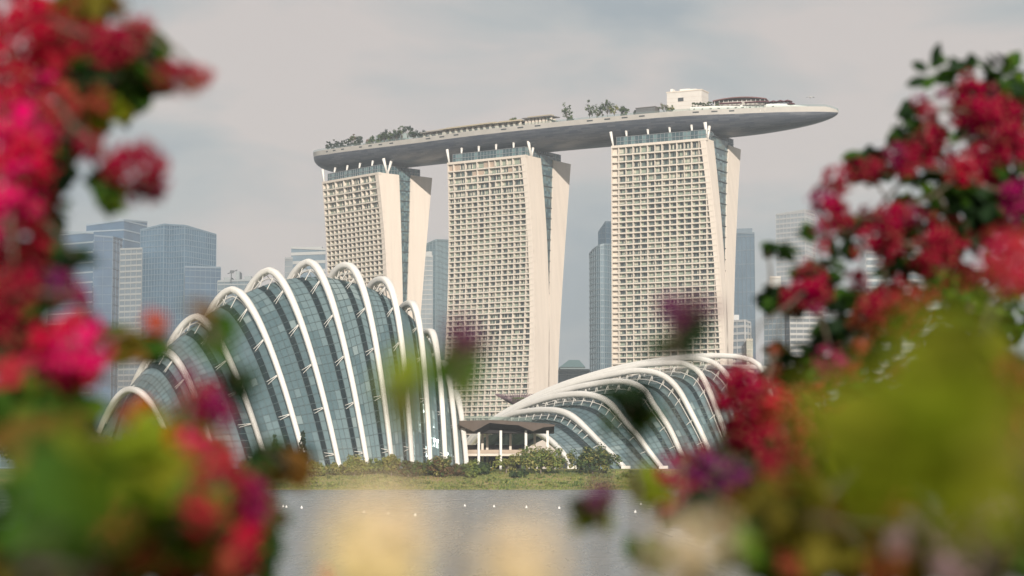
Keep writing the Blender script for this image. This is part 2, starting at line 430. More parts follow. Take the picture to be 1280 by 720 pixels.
tower(0, (403,228), (472,216), [(403,228),(405,270),(409,330),(411,380),(409,480),(403,580)],
      [(472,216),(479,257),(482,313),(483,353),(484,450)], [(499,218),(501.7,290),(503,360),(504.5,450)],
      [(514,217),(511.7,290),(509.5,373),(506,450)], [(541,219.5),(535,290),(526.7,390),(519,470),(516,560)],
      'leftmost cream hotel tower, half hidden at its foot by the tall glass dome', 1)
tower(1, (559,204), (655.5,194), [(559,204),(560.6,288),(559.5,376),(555.4,458),(551,525),(547,580)],
      [(655.5,194.5),(663.4,247),(667,340),(668.5,391),(667,458),(665,499),(664,560)], [(676.5,195.7),(681.4,273),(686.3,350),(686.6,391),(685,560)],
      [(692.7,195.7),(690.6,273),(687.6,350),(686.7,391),(685.1,560)], [(715.5,198.3),(708.6,273),(702,376),(698.4,458),(696.6,500),(695,560)],
      'middle cream hotel tower rising straight behind the dark pavilion roof', 2)
tower(2, (764,183), (882.5,173), [(764,183),(764.3,300),(764.6,460),(764,580)],
      [(882.5,173.6),(889.4,240),(898.9,315.6),(903,373),(906.4,444),(909,560)], [(892,175.6),(898.3,240),(906.8,324),(908,400),(911,560)],
      [(912.2,175.6),(909.8,240),(907.3,324),(908.1,400),(911.1,560)], [(926.9,182),(924.2,240),(919.8,302),(917.5,380),(916.7,444),(916,560)],
      'rightmost and widest hotel tower with pale balconies, above the low ribbed conservatory', 3)

# ------------------------------------------------------------------ the long boat-shaped deck
def catmull(pts, n):
    pts = [Vector(p) for p in pts]; pts = [pts[0]*2-pts[1]] + pts + [pts[-1]*2-pts[-2]]; out = []
    for i in range(1, len(pts)-2):
        for k in range(n):
            t = k/n; a, b, c, d = pts[i-1:i+3]
            out.append(.5*((2*b) + (c-a)*t + (2*a-5*b+4*c-d)*t*t + (3*b-a-3*c+d)*t**3))
    out.append(pts[-2]); return out
tc_ = [t[0] + t[2]*t[4]*.5 + t[3]*21 for t in TOWERS]
print('tower centres', [(round(c.x,1), round(c.y,1)) for c in tc_], [round(t[6],1) for t in TOWERS])
cl = catmull([V(-124.5,1346,0), V(-108,1331,0), V(tc_[0].x,tc_[0].y,0), V(tc_[1].x,tc_[1].y,0), V(tc_[2].x,tc_[2].y,0), V(140,1157,0), V(182,1146,0)], 14)
# resample evenly
acc = [0.0]
for i in range(1, len(cl)): acc.append(acc[-1] + (cl[i]-cl[i-1]).length)
TOT = acc[-1]
def cpt(s):
    return V(float(np.interp(s, acc, [p.x for p in cl])), float(np.interp(s, acc, [p.y for p in cl])), 0)
def cdir(s):
    return (cpt(min(s+2, TOT)) - cpt(max(s-2, 0))).normalized()
def halfw(s):
    a = min(1, s/26); b = min(1, (TOT-s)/105)
    return max(.15, 19.0*math.sqrt(max(0, 1-(1-a)**2.2)) * max(0, 1-(1-b)**2.1)**.62)
def rimz(s): return float(np.interp(s, [0,30,110,200,TOT-60,TOT], [211.5,210.3,208.3,207.5,206.6,207.6]))
def botz(s):
    a = min(1, s/30); b = min(1, (TOT-s)/85)
    k = math.sqrt(max(0, 1-(1-a)**2.4)) * max(0, 1-(1-b)**2.3)**.55
    return rimz(s)-1.8 - 10.4*k
sky_root = thing('sky_deck', cpt(TOT/2)+V(0,0,200), 'long pale boat-shaped deck laid across the three hotel tower tops', 'rooftop deck')
def hull_mat():
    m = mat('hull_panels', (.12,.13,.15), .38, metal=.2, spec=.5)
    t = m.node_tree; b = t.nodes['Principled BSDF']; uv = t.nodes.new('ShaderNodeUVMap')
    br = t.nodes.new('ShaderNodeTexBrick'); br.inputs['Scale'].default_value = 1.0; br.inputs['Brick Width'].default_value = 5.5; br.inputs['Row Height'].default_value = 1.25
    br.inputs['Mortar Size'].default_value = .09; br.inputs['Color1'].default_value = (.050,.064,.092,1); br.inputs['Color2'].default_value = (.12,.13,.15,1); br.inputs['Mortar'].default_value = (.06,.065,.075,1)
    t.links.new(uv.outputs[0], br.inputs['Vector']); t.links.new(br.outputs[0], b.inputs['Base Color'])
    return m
NS = 150; NA = 18
hb = MB(); uvs = []
svals = [TOT*(.5-.5*math.cos(math.pi*i/NS)) for i in range(NS+1)]
svals[0] = .05; svals[-1] = TOT-.05
for s in svals:
    c = cpt(s); d = cdir(s); n = V(-d.y, d.x, 0)
    if n.y > 0: n = -n
    hw, rz, bz = halfw(s), rimz(s), botz(s)
    for j in range(NA+1):
        th = math.pi*j/NA; cx, sx = math.cos(th), math.sin(th)
        xx = hw * math.copysign(abs(cx)**.85, cx); zz_ = (rz-1.8) - (rz-1.8-bz)*abs(sx)**.9
        q = c + n*xx; hb.v.append((q.x, q.y, zz_)); uvs.append((s, j*2.6))
for i in range(NS):
    for j in range(NA):
        a = i*(NA+1)+j; hb.f.append((a, a+1, a+NA+2, a+NA+1)); hb.m.append(0)
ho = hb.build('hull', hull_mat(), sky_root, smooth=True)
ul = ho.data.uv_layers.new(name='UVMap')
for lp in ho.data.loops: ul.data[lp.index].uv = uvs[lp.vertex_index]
par = MB(); slots = MB(); rails = {1: MB(), -1: MB()}
for i in range(NS):
    s0, s1 = svals[i], svals[i+1]
    for sg in (1, -1):
        q = []
        for s in (s0, s1):
            c = cpt(s); d = cdir(s); n = V(-d.y, d.x, 0)
            if n.y > 0: n = -n
            hw = halfw(s); lean = .5
            q.append([c+n*sg*(hw+.02)+V(0,0,rimz(s)-2.0), c+n*sg*(hw+lean)+V(0,0,rimz(s)-2.0+2.9*min(1, .25+hw/7)), c+n*sg*(hw+lean-.5 if hw > 1 else hw*.5)+V(0,0,rimz(s)-2.0+2.9*min(1, .25+hw/7)), c+n*sg*(hw-.6 if hw > 1 else hw*.4)+V(0,0,rimz(s)-1.0),n])
        for k in range(3): par.quad(q[0][k], q[1][k], q[1][k+1], q[0][k+1])
        if (not i % 3) and 25 < s0 < TOT-40 and sg == 1 and math.sin(i*1.7) > -.5:
            nn = q[0][4]*.06; lo = lambda a, t: a[0].lerp(a[1], t)
            vm = MB(); vm.quad(lo(q[0], .45)+nn, lo(q[1], .45)+nn, lo(q[1], .72)+nn, lo(q[0], .72)+nn); vm.build('vent', DSTEEL, sky_root)
        rails[sg].quad(q[0][1]+V(0,0,.0), q[1][1], q[1][1]+V(0,0,1.1), q[0][1]+V(0,0,1.1))
par.build('parapet', mat('parapet_panels', (.50,.47,.43), .55, var=.08, vscale=.15), sky_root)
RG_ = see_glass('rail_glass', (.3,.36,.35), (.85,.92,.9), .75)
for rl in rails.values(): rl.build('glass_railing', RG_, sky_root)
dk = MB()
for i in range(NS):
    q = []
    for s in (svals[i], svals[i+1]):
        c = cpt(s); d = cdir(s); n = V(-d.y, d.x, 0)
        if n.y > 0: n = -n
        q += [c+n*(halfw(s)-.05)+V(0,0,rimz(s)-.9), c-n*(halfw(s)-.05)+V(0,0,rimz(s)-.9)]
    dk.quad(q[0], q[2], q[3], q[1])
dk.build('deck_floor', mat('timber_deck', (.34,.28,.22), .8, var=.1, vscale=.3), sky_root)
def deckpt(px, off=10):     # point on the deck seen near column px, off metres toward the camera from the centre line
    best = None
    for i in range(400):
        s = TOT*i/399; c = cpt(s); d = cdir(s); n = V(-d.y, d.x, 0)
        if n.y > 0: n = -n
        o_ = min(off, halfw(s)-1.5) if off > 0 else off
        q = c+n*o_; x = 640 + q.x/q.y*FPX*1.0
        if best is None or abs(x-px) < best[0]: best = (abs(x-px), q, s, math.atan2(d.y, d.x))
    q = best[1]; q.z = rimz(best[2])-.9
    return q, best[3], best[2]

# ------------------------------------------------------------------ foliage helpers
def rnd_unit(rnd):
    while True:
        q = V(rnd.uniform(-1,1), rnd.uniform(-1,1), rnd.uniform(-1,1))
        if .05 < q.length < 1: return q
def leaf(m, p, nrm, size, rnd, mi):
    n = nrm.normalized(); a = n.cross(rnd_unit(rnd)).normalized(); b = n.cross(a)
    a *= size; b *= size*.55; f = n*size*.18
    i = len(m.v); m.v += [tuple(p-a), tuple(p+b*rnd.uniform(.7,1.1)+f), tuple(p+a), tuple(p-b*rnd.uniform(.7,1.1)+f)]
    m.f += [(i, i+1, i+2), (i, i+2, i+3)]; m.m += [mi, mi]
def crown(m, centre, rad, nclump, nleaf, size, rnd, mats_n, hollow=.35, flat=1.0):
    clumps = []
    for c in range(nclump):
        q = rnd_unit(rnd).normalized()*rnd.uniform(hollow, 1.0); q.z = q.z*(1 if q.z > 0 else .7)
        pc = Vector(centre) + V(q.x*rad[0], q.y*rad[1], q.z*rad[2]); clumps.append(pc)
        cr_ = rnd.uniform(.16,.36)*min(rad); mi0 = rnd.randrange(mats_n)
        for l in range(nleaf):
            d = rnd_unit(rnd); p = pc + V(d.x, d.y, d.z*flat)*cr_*1.3
            leaf(m, p, d+V(0,0,.6), size*rnd.uniform(.6,1.3), rnd, mi0 if rnd.random() < .7 else rnd.randrange(mats_n))
    return clumps
def tree(name, base, h, rad, label, cat='tree', group=None, mats=None, trunk_h=.35, nclump=16, nleaf=26, size=.5, seed=0, tr=.22, bark=None, flat=1.0):
    rnd = random.Random(seed); base = Vector(base)
    root = thing(name, base, label, cat, group)
    mats = mats or [LEAFD, LEAFM]
    c = base + V(0, 0, h-rad[2]*.95)
    m = MB(); cls = crown(m, c, rad, nclump, nleaf, size, rnd, len(mats), flat=flat)
    m.build('crown', mats, root)
    t = MB(); fork = base + V(rnd.uniform(-.1,.1)*h*.2, 0, h*trunk_h)
    t.tube([base-V(0,0,.3), base.lerp(fork, .5)+V(rnd.uniform(-.1,.1),0,0), fork], [tr*1.2, tr, tr*.8], 7)
    for q in cls[::max(1, len(cls)//9)]:
        t.tube([fork-V(0,0,.1), fork.lerp(q, .5)+V(0,0,.1*h*rnd.random()), q], [tr*.55, tr*.35, tr*.12], 5)
    t.build('trunk', bark or BARK, root, smooth=True)
    return root

# ------------------------------------------------------------------ things on the deck
DT = 'trees on the long roof deck'
def dtree(px, off, h, r, label, seed, mats=None, ncl=14, nl=22, size=.62, th=.35, rz=None):
    p, az, s = deckpt(px, off)
    p.z -= .1; h *= 1.15; r *= 1.12; rz = rz*1.15 if rz else None
    tree('deck_tree', p, h, (r, r*.9, rz or r*.85), label, 'tree', DT, mats or [LEAFD, LEAFM], th, ncl, nl, size, seed, .16)
dk2 = mat('leaf_blue_green', (.03,.055,.045), .6)
dtree(486, 13, 8.5, 3.4, 'sparse dark tree at the left of the glass box on the deck', 11)
dtree(472, 13, 6.5, 3.0, 'low bushy grey-green tree beside the glass box, left part of deck', 12)
dtree(500, 12, 10.5, 2.7, 'tall thin open tree between glass box and round dark trees on deck', 13, ncl=20, nl=10)
dtree(515, 12, 7.5, 2.9, 'round dark blue-green tree, left one of a pair on the deck', 14, [dk2, LEAFD], 22, 26)
dtree(526, 12, 7.0, 2.9, 'round dark blue-green tree, right one of a pair before the long canopy', 15, [dk2, LEAFD], 22, 26)
dtree(459, 13, 5.0, 2.6, 'small brownish tree over the deck hedge near its left end', 16, [LEAFM, LEAFB])
dtree(401, 9, 4.0, 1.9, 'smallest pale shrub at the left tip of the deck', 17, [LEAFM, BARKP], 10, 10)
dtree(440, 12, 9.5, 2.8, 'brown-green open tree at the right end of the long dark hedge', 41, [LEAFM, LEAFB], 16, 14)
dtree(448, 10, 8.5, 2.8, 'dark tree right of the long dark hedge, before the glass box', 42, [dk2, LEAFD])
dtree(465, 8, 8.0, 3.0, 'grey-green tree behind the small brownish tree on the deck', 43, [LEAFM, dk2])
dtree(479, 9, 10.0, 3.2, 'taller dark tree in front of the glass box left half', 44, [dk2, LEAFD], 20, 20)
dtree(494, 10, 9.0, 3.0, 'dark tree in front of the glass box right half', 45, [dk2, LEAFM], 20, 20)
dtree(508, 11, 10.5, 2.8, 'open dark tree between the tall thin tree and the round pair', 46, [dk2, LEAFD], 18, 14)
dtree(709, 14, 12.5, 3.0, 'tall sparse tree standing alone at mid deck', 18, ncl=22, nl=10, th=.3, rz=5.0)
dtree(714, 15, 5.2, 2.3, 'small leafy tree beneath the lone tall tree at mid deck', 19)
dtree(738, 14, 11.5, 3.1, 'open tree with dark foot, leftmost of the mid-deck group', 20, ncl=22, nl=10, th=.3, rz=4.5)
dtree(748, 13, 9.0, 2.6, 'slim tree second from the left in the mid-deck group', 21, ncl=16, nl=10, th=.4, rz=3.6)
dtree(754, 13, 10.5, 2.3, 'thin upright tree in the middle of the mid-deck group', 22, ncl=12, nl=9, th=.4, rz=4.2)
dtree(761, 14, 12.0, 3.6, 'largest dark-topped tree in the mid-deck group', 23, ncl=26, nl=14, th=.35, rz=4.6)
dtree(769, 14, 9.5, 3.0, 'yellowish tree at the right of the mid-deck group', 24, [LEAFM, LEAFO], ncl=18, nl=10, th=.3, rz=4.0)
dtree(782, 15, 7.8, 2.7, 'compact green tree standing apart right of the mid-deck group', 25, [LEAFM, LEAFD], 20, 22, rz=3.8)
dtree(795.5, 15, 4.6, 1.5, 'tiny round clipped tree left of the dark rooftop box', 26, [LEAFD, LEAFD], 12, 26)
dtree(833, 14, 7.0, 2.6, 'bare grey spreading tree beside the cream lift block', 27, [BARKP, LEAFM], 18, 9)
dtree(840, 14, 5.5, 2.2, 'yellow-green small tree at the foot of the cream lift block', 28, [LEAFO, LEAFM], 14, 14)
def hedge(px0, px1, off, h, wd, label, mats, seed, n=16):
    rnd = random.Random(seed); p0 = deckpt(px0, off)[0]; p1 = deckpt(px1, off)[0]; mid = (p0+p1)/2
    root = thing('deck_hedge', mid, label, 'hedge', 'hedges along the roof deck'); m = MB(); b = MB()
    for i in range(n):
        c = p0.lerp(p1, (i+.5)/n) + V(0,0,h*.6); crown(m, c, ((p1-p0).length/n*.9, wd, h*.45*rnd.uniform(.8,1.25)), 6, 30, .5, rnd, len(mats))
    m.build('foliage', mats, root)
    d = (p1-p0); nn = V(d.y,-d.x,0).normalized()
    b.box(p0-nn*wd*.5-V(0,0,.1), d, nn*wd, V(0,0,h*.35)); b.build('planter', CREAM2, root)
hedge(405, 450, 13, 8.6, 2.4, 'long dark blue-green hedge at the left end of the deck', [dk2, LEAFD], 31, 22)
hedge(476, 496, 17, 2.0, 1.0, 'low bright hedge before the glass box at the left of the deck', [LEAFL, LEAFM], 32, 8)
hedge(545, 600, 17.5, 1.7, .6, 'long low planting in front of the row of dark openings', [LEAFM, LEAFO], 36, 26)
hedge(604, 650, 17.5, 1.8, .6, 'low planting in front of the short ochre pavilion', [LEAFD, LEAFM], 37, 20)
dtree(584, 2, 9.0, 2.4, 'treetop showing over the middle of the long pavilion roof', 47, [LEAFM, dk2], 14, 14)
dtree(612, 2, 9.0, 2.6, 'treetop showing over the right end of the long pavilion roof', 48, [LEAFD, LEAFM], 14, 14)
dtree(640, 1, 9.6, 2.4, 'treetop behind the short ochre pavilion', 49, [LEAFM, LEAFO], 14, 14)
dtree(656, 10, 6.0, 2.0, 'small tree between the ochre and raised pavilions', 50, [LEAFD, LEAFM], 12, 18)
hedge(700, 728, 16.5, 1.6, .7, 'thin yellow-green hedge under the lone tall tree', [LEAFO, LEAFL], 38, 12)
hedge(746, 774, 16.5, 1.5, .7, 'thin light hedge below the largest mid-deck tree', [LEAFO, LEAFM], 39, 12)
hedge(731, 743, 16.5, 1.8, .8, 'short dark hedge under the mid-deck trees', [LEAFD, LEAFM], 33, 6)
hedge(777, 788, 16.5, 1.6, .8, 'short dark hedge beneath the compact green tree', [LEAFD, dk2], 34, 5)
hedge(868, 905, 13, 8.0, 2.2, 'tall leafy green hedge between the cream block and the maroon roof', [LEAFM, LEAFD], 35, 14)
# boxes, pavilions
def deck_box(name, px, off, sx, sy, sz, label, cat, wall, extra=None):
    p, az, s = deckpt(px, off); p.z -= .1
    root = thing(name, p, label, cat); m = MB(); m.cbox(p, sx, sy, sz, az); m.build('walls', wall, root)
    return root, p, az
def loc2(p, az, x, y, z): return p + V(math.cos(az)*x - math.sin(az)*y, math.sin(az)*x + math.cos(az)*y, z)
r_, p, az = deck_box('lift_block', 863, 2, 21, 11, 15.0, 'large cream windowless block standing on the deck near the right end', 'rooftop block', mat('block_panels', (.66,.62,.57), .8, var=.05, vscale=.3))
m = MB(); m.cbox(loc2(p,az,0,0,15.0), 21.6, 11.6, .6, az); m.build('roof_edge', CREAM2, r_)
m = MB(); m.cbox(loc2(p,az,-2,-5.6,9.6), 3.2, .4, 2.0, az); m.build('louvre', DSTEEL, r_)
for i, (x, w_, h_) in enumerate([(-9,1.5,2.2),(-1,6,1.6),(4,4,1.2)]):
    m = MB(); m.cbox(loc2(p,az,x,0,15.6), w_, 4, h_, az); m.build('roof_plant', WHITE2, r_)
for k in range(5):
    m = MB(); m.cbox(loc2(p,az,0,0,2.4+k*2.3), 21.06, 11.06, .07, az); m.build('panel_joint', TAN, r_)
r_, p, az = deck_box('roof_kiosk', 812, 13, 12, 6, 6.0, 'dark slatted box on the deck left of the cream block', 'kiosk', mat('dark_louvres', (.10,.095,.09), .6))
m = MB(); m.cbox(loc2(p,az,0,0,6.0), 12.6, 6.6, .35, az); m.build('roof_slab', mat('dark_roof', (.14,.13,.12), .7), r_)
m = MB()
for k in range(12): m.cbox(loc2(p,az,0,-3.08,.5+k*.45), 12, .12, .16, az)
m.build('slats', STEEL, r_)
r_, p, az = deck_box('glass_lift_house', 489, 3, 21, 9, 9.5, 'pale green glass box behind the trees at the left of the deck', 'glass house', mat('pale_glass', (.30,.36,.35), .2, spec=.8))
m = MB()
for k in range(9): m.cbox(loc2(p,az,-10.2+k*2.55,-4.58,0), .22, .2, 9.5, az)
for k in range(4): m.cbox(loc2(p,az,0,-4.6,2.2+k*2.3), 21, .2, .2, az)
m.build('frame', STEEL, r_)
# long canopy restaurant
def canopy(px0, px1, off, h, label, wall_m, nb, roof_m, roof_lift=1.2):
    p0, az0, _ = deckpt(px0, off); p1, az1, _ = deckpt(px1, off); d = p1-p0; n = V(d.y,-d.x,0).normalized(); mid = (p0+p1)/2
    root = thing('deck_pavilion', mid, label, 'pavilion')
    ln = d.length; dd = d.normalized(); zz0 = V(0,0,-.1)
    m = MB(); m.box(p0-n*4+zz0, d, n*3.0, V(0,0,h-.8)); m.build('back_wall', wall_m, root)
    m = MB(); m.box(p0-n*6-dd*1.5+V(0,0,h), d+dd*3, n*10.5+V(0,0,-roof_lift*.2), V(0,0,.5)); m.build('roof', roof_m, root)
    for k in range(nb+1):
        m = MB(); q = p0+d*(k/nb)+n*1.0; m.box(q-dd*.7+zz0, dd*1.4, n*1.2, V(0,0,h-.02)); m.build('pillar', CREAM2, root)
    m = MB()
    for k in range(nb): q = p0+d*((k+.14)/nb)-n*.95; m.box(q+V(0,0,.7), d*(.72/nb), n*.1, V(0,0,h-2.0))
    m.build('opening_glass', DGLASS, root)
    m = MB(); m.box(p0+n*3.1+zz0, d, n*.35, V(0,0,1.2)); m.build('low_wall', CREAM2, root)
    m = MB(); m.box(p0-n*3+V(0,0,h+.5), d*.96, n*3.5, V(0,0,.9)); m.build('roof_ledge', mat('ochre_roof', (.42,.36,.25), .8), root)
canopy(532, 556, 13, 5.2, 'small cream pavilion with a thin flat roof right of the round dark trees', CREAM2, 3, mat('grey_roof', (.30,.28,.26), .7))
canopy(558, 622, 13, 5.6, 'long cream pavilion with a row of dark openings on the deck', CREAM2, 9, mat('ochre_roof', (.42,.36,.25), .8))
canopy(624, 652, 13, 5.4, 'short ochre pavilion at the right end of the long one', TAN, 4, mat('ochre_roof', (.42,.36,.25), .8))
canopy(660, 691, 12, 6.6, 'raised pavilion with thin dark roof left of the lone tall tree', CREAM2, 7, mat('dark_roof', (.14,.13,.12), .7), 2)
# green slanted awning at its end
p, az, _ = deckpt(696, 12); r_ = thing('green_awning', p, 'dark green slanting awning right of the raised pavilion', 'awning')
m = MB(); q = [loc2(p,az,-5,-3,5.6), loc2(p,az,6,-3,1.6), loc2(p,az,6,4,1.6), loc2(p,az,-5,4,5.6)]; m.hexa([a-V(0,0,.3) for a in q]+q); m.build('awning_cloth', mat('green_cloth', (.05,.10,.07), .8), r_)
for (x, y, zt) in ((-4.5,-2.8,5.2),(5.5,-2.8,1.6),(5.5,3.6,1.6),(-4.5,3.6,5.2)):
    m = MB(); m.tube([loc2(p,az,x,y,-.1), loc2(p,az,x,y,zt)], .12); m.build('post', STEEL, r_)
# maroon restaurant
MAR = mat('maroon_cloth', (.10,.018,.030), .75); MARR = mat('maroon_roof', (.16,.06,.055), .6)
p, az, _ = deckpt(930, 9); r_ = thing('roof_restaurant', p, 'curved maroon-roofed restaurant on the deck right of the tall hedge', 'restaurant')
m = MB(); nseg = 16
for k in range(nseg):
    x0, x1 = -15+30*k/nseg, -15+30*(k+1)/nseg; zf = lambda x: 7.0 + 1.5*(1-(x/15)**2)
    m.hexa([loc2(p,az,x0,-7,zf(x0)-.5), loc2(p,az,x1,-7,zf(x1)-.5), loc2(p,az,x1,6,zf(x1)-.2), loc2(p,az,x0,6,zf(x0)-.2), loc2(p,az,x0,-7,zf(x0)), loc2(p,az,x1,-7,zf(x1)), loc2(p,az,x1,6,zf(x1)+.5), loc2(p,az,x0,6,zf(x0)+.5)])
m.build('roof', MARR, r_)
m = MB(); m.cbox(loc2(p,az,0,0,-.1), 27, 8, 6.6, az); m.build('glass_front', mat('pale_front', (.45,.42,.38), .5), r_)
for k in range(12):
    m = MB(); m.tube([loc2(p,az,-14+k*2.55,-6,-.1), loc2(p,az,-14+k*2.55,-6,6.8)], .16, 6); m.build('column', WHITE2, r_)
for x0 in (-11, 3.2):
    m = MB(); m.box(loc2(p,az,x0,-9.5,4.6), V(math.cos(az),math.sin(az),0)*12.5, V(-math.sin(az),math.cos(az),0)*3, V(0,0,.5)); m.build('awning', MAR, r_)
para = []
for i, px in enumerate((955, 963, 971.5, 980, 988, 993)):
    off = 11 if i < 5 else 13
    p, az, s = deckpt(px, off); hgt = (5.8 if i < 5 else 4.4)
    rr = thing('parasol', p, ['maroon parasol closest to the curved maroon roof','maroon parasol second from the maroon roof, in the row on deck','third maroon parasol from the maroon roof','maroon parasol fourth from the maroon roof, right half of the row','second to last maroon parasol towards the deck tip','lowest maroon parasol, last one towards the pointed deck tip'][i], 'parasol', 'maroon parasols on the deck')
    m = MB(); m.tube([p-V(0,0,.1), p+V(0,0,hgt)], .1, 6); m.build('pole', WHITE2, rr)
    m = MB(); top = p+V(0,0,hgt+.3); n8 = 8; rd = 2.9 if i < 5 else 2.4
    for k in range(n8):
        a0, a1 = 2*math.pi*k/n8, 2*math.pi*(k+1)/n8
        e0, e1 = p+V(math.cos(a0)*rd, math.sin(a0)*rd, hgt-.7), p+V(math.cos(a1)*rd, math.sin(a1)*rd, hgt-.7)
        m.tri(top, e0, e1); m.quad(e0, e1, e1-V(0,0,.3), e0-V(0,0,.3))
    m.build('canopy', MAR, rr)
m = MB(); p0 = deckpt(900, 17)[0]; p1 = deckpt(1000, 17)[0]
r_ = thing('terrace_rail', (p0+p1)/2, 'white terrace wall with small planted boxes in front of the parasols', 'terrace wall')
ss0, ss1 = deckpt(868, 15)[2], deckpt(1012, 15)[2]; pr = None; dots = []
wl = MB()
for k in range(60):
    s = lerp(ss0, ss1, k/59); c = cpt(s); d = cdir(s); n = V(-d.y,d.x,0); n = -n if n.y > 0 else n
    q = c+n*min(17.2, halfw(s)-.9)+V(0,0,rimz(s)-.85); hh = float(np.interp(k, [0,45,59], [3.9,3.7,2.2]))
    if pr: wl.quad(pr[0], q, q+V(0,0,hh), pr[0]+V(0,0,pr[1])); wl.quad(pr[0]-pr[2]*.4, q-n*.4, q-n*.4+V(0,0,hh), pr[0]-pr[2]*.4+V(0,0,pr[1])); wl.quad(pr[0]+V(0,0,pr[1]), q+V(0,0,hh), q-n*.4+V(0,0,hh), pr[0]-pr[2]*.4+V(0,0,pr[1]))
    if k % 4 == 2 and k < 44: dots.append((q+V(0,0,hh*.62)+n*.25, d))
    pr = (q, hh, n)
wl.build('wall', WHITE, r_)
rn = random.Random(5)
for q, d in dots:
    m = MB(); crown(m, q, (.9,.3,.45), 5, 14, .25, rn, 2); m.build('planting', [LEAFM, LEAFD], r_)

# ------------------------------------------------------------------ left ribbed dome
def panel_mats(pre, k=1.0):
    return [see_glass(pre+'_pane_a', (.15*k,.235*k,.255*k), (.40,.55,.52), .14, .06, .4), see_glass(pre+'_pane_b', (.225*k,.32*k,.335*k), (.45,.6,.55), .12, .09, .4),
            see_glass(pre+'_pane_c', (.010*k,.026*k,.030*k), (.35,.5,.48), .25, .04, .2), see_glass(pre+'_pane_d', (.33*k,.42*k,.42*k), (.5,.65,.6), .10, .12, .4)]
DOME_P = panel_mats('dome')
MULL = mat('dome_mullion', (.055,.085,.09), .6)
def loft_dome(root, sect, NU, NV, seed, rib_idx, mats=None, shadecol=True):
    """sect(u,v)->Vector; u in 0..1 along the axis, v in 0..1 over the arch"""
    rnd = random.Random(seed)
    grid = [[sect(i/NU, j/NV) for j in range(NV+1)] for i in range(NU+1)]
    # outward normals approx from centre
    cen = Vector((0,0,0)); cnt = 0
    for row in grid:
        for q in row: cen += q; cnt += 1
    cen /= cnt; cen.z = GZ
    sh = MB()
    for i in range(NU):
        blk = {}
        for j in range(NV):
            key = (i//3, j//4)
            q_ = math.sin(i*.21+1)+math.sin(j*.33+i*.05)*.8+math.sin(i*.9+j*.13)*.35
            base = 3 if q_ > 1.55 else (1 if q_ > .0 else 0)  # lighter and darker tints in broad patches paint uneven reflections into the panes
            mi = base if rnd.random() < .86 else rnd.choice([0,1,1,3])
            if shadecol and rib_idx and i % 6 == 4: mi = 2  # near-black column paints the rib's shadow and reflection into the glass
            if shadecol and not rib_idx and i % 6 == 4: mi = 2
            sh.quad(grid[i][j], grid[i+1][j], grid[i+1][j+1], grid[i][j+1], mi)
    # panes are set with small tilts, as real glazing is
    for q_ in range(0, len(sh.v), 4):
        a_, b_ = rnd.gauss(0, .02), rnd.gauss(0, .02)
        for k_, sg_ in zip(range(4), ((-1,-1),(1,-1),(1,1),(-1,1))):
            x_, y_, z_ = sh.v[q_+k_]; dz_ = a_*sg_[0]+b_*sg_[1]; sh.v[q_+k_] = (x_, y_-dz_, z_)
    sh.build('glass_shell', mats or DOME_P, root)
    mu = MB(); wdt = .075
    for i in range(0, NU+1):
        for j in range(NV):
            a, b = grid[i][j], grid[i][j+1]; ax = (grid[min(i+1,NU)][j] - grid[max(i-1,0)][j])
            if ax.length < 1e-4: continue
            ax.normalize(); n = ax.cross(b-a)
            if n.length < 1e-6: continue
            n.normalize(); n = n if n.dot(a-cen) > 0 else -n
            mu.quad(a-ax*wdt+n*.08, a+ax*wdt+n*.08, b+ax*wdt+n*.08, b-ax*wdt+n*.08)
    for j in range(1, NV, 1):
        for i in range(NU):
            a, b = grid[i][j], grid[i+1][j]; t = grid[i][min(j+1,NV)] - grid[i][j-1]
            if t.length < 1e-4: continue
            t.normalize(); n = t.cross(b-a)
            if n.length < 1e-6: continue
            n.normalize(); n = n if n.dot(a-cen) > 0 else -n
            mu.quad(a-t*wdt+n*.10, b-t*wdt+n*.10, b+t*wdt+n*.10, a+t*wdt+n*.10)
    mu.build('glazing_bars', MULL, root)

# xF, xa, ya, halfL, nR, nL
RIBS = [(225,164,484,54,1.8,2.0),(273,202,435.5,66,1.75,2.0),(337,245.5,393,88,1.5,1.85),(385,290,359,85,1.54,2.0),(426,336,335,90,1.56,2.0),
        (461,385,324.6,86,1.65,2.0),(491.5,431,328.5,82,2.0,2.0),(516,474.5,346.5,70,2.5,2.0),(538.5,511,376.7,58,2.5,2.0),(557.5,536,412,46,2.4,2.0),
        (572.5,551.5,451,36,2.3,2.0),(584,566,488,28,2.2,2.0)]
YF0, YSP = 553.0, 56.0
def rib_params(t):   # t float 0..11
    i = min(int(t), len(RIBS)-2); f = t-i
    def cm(k):
        g = lambda q: RIBS[max(0,min(len(RIBS)-1,q))][k]
        a,b,c,d = g(i-1),g(i),g(i+1),g(i+2)
        if i-1 < 0: a = 2*b-c
        if i+2 > len(RIBS)-1: d = 2*c-b
        return .5*((2*b)+(c-a)*f+(2*a-5*b+4*c-d)*f*f+(3*b-a-3*c+d)*f**3)
    return [cm(k) for k in range(6)]
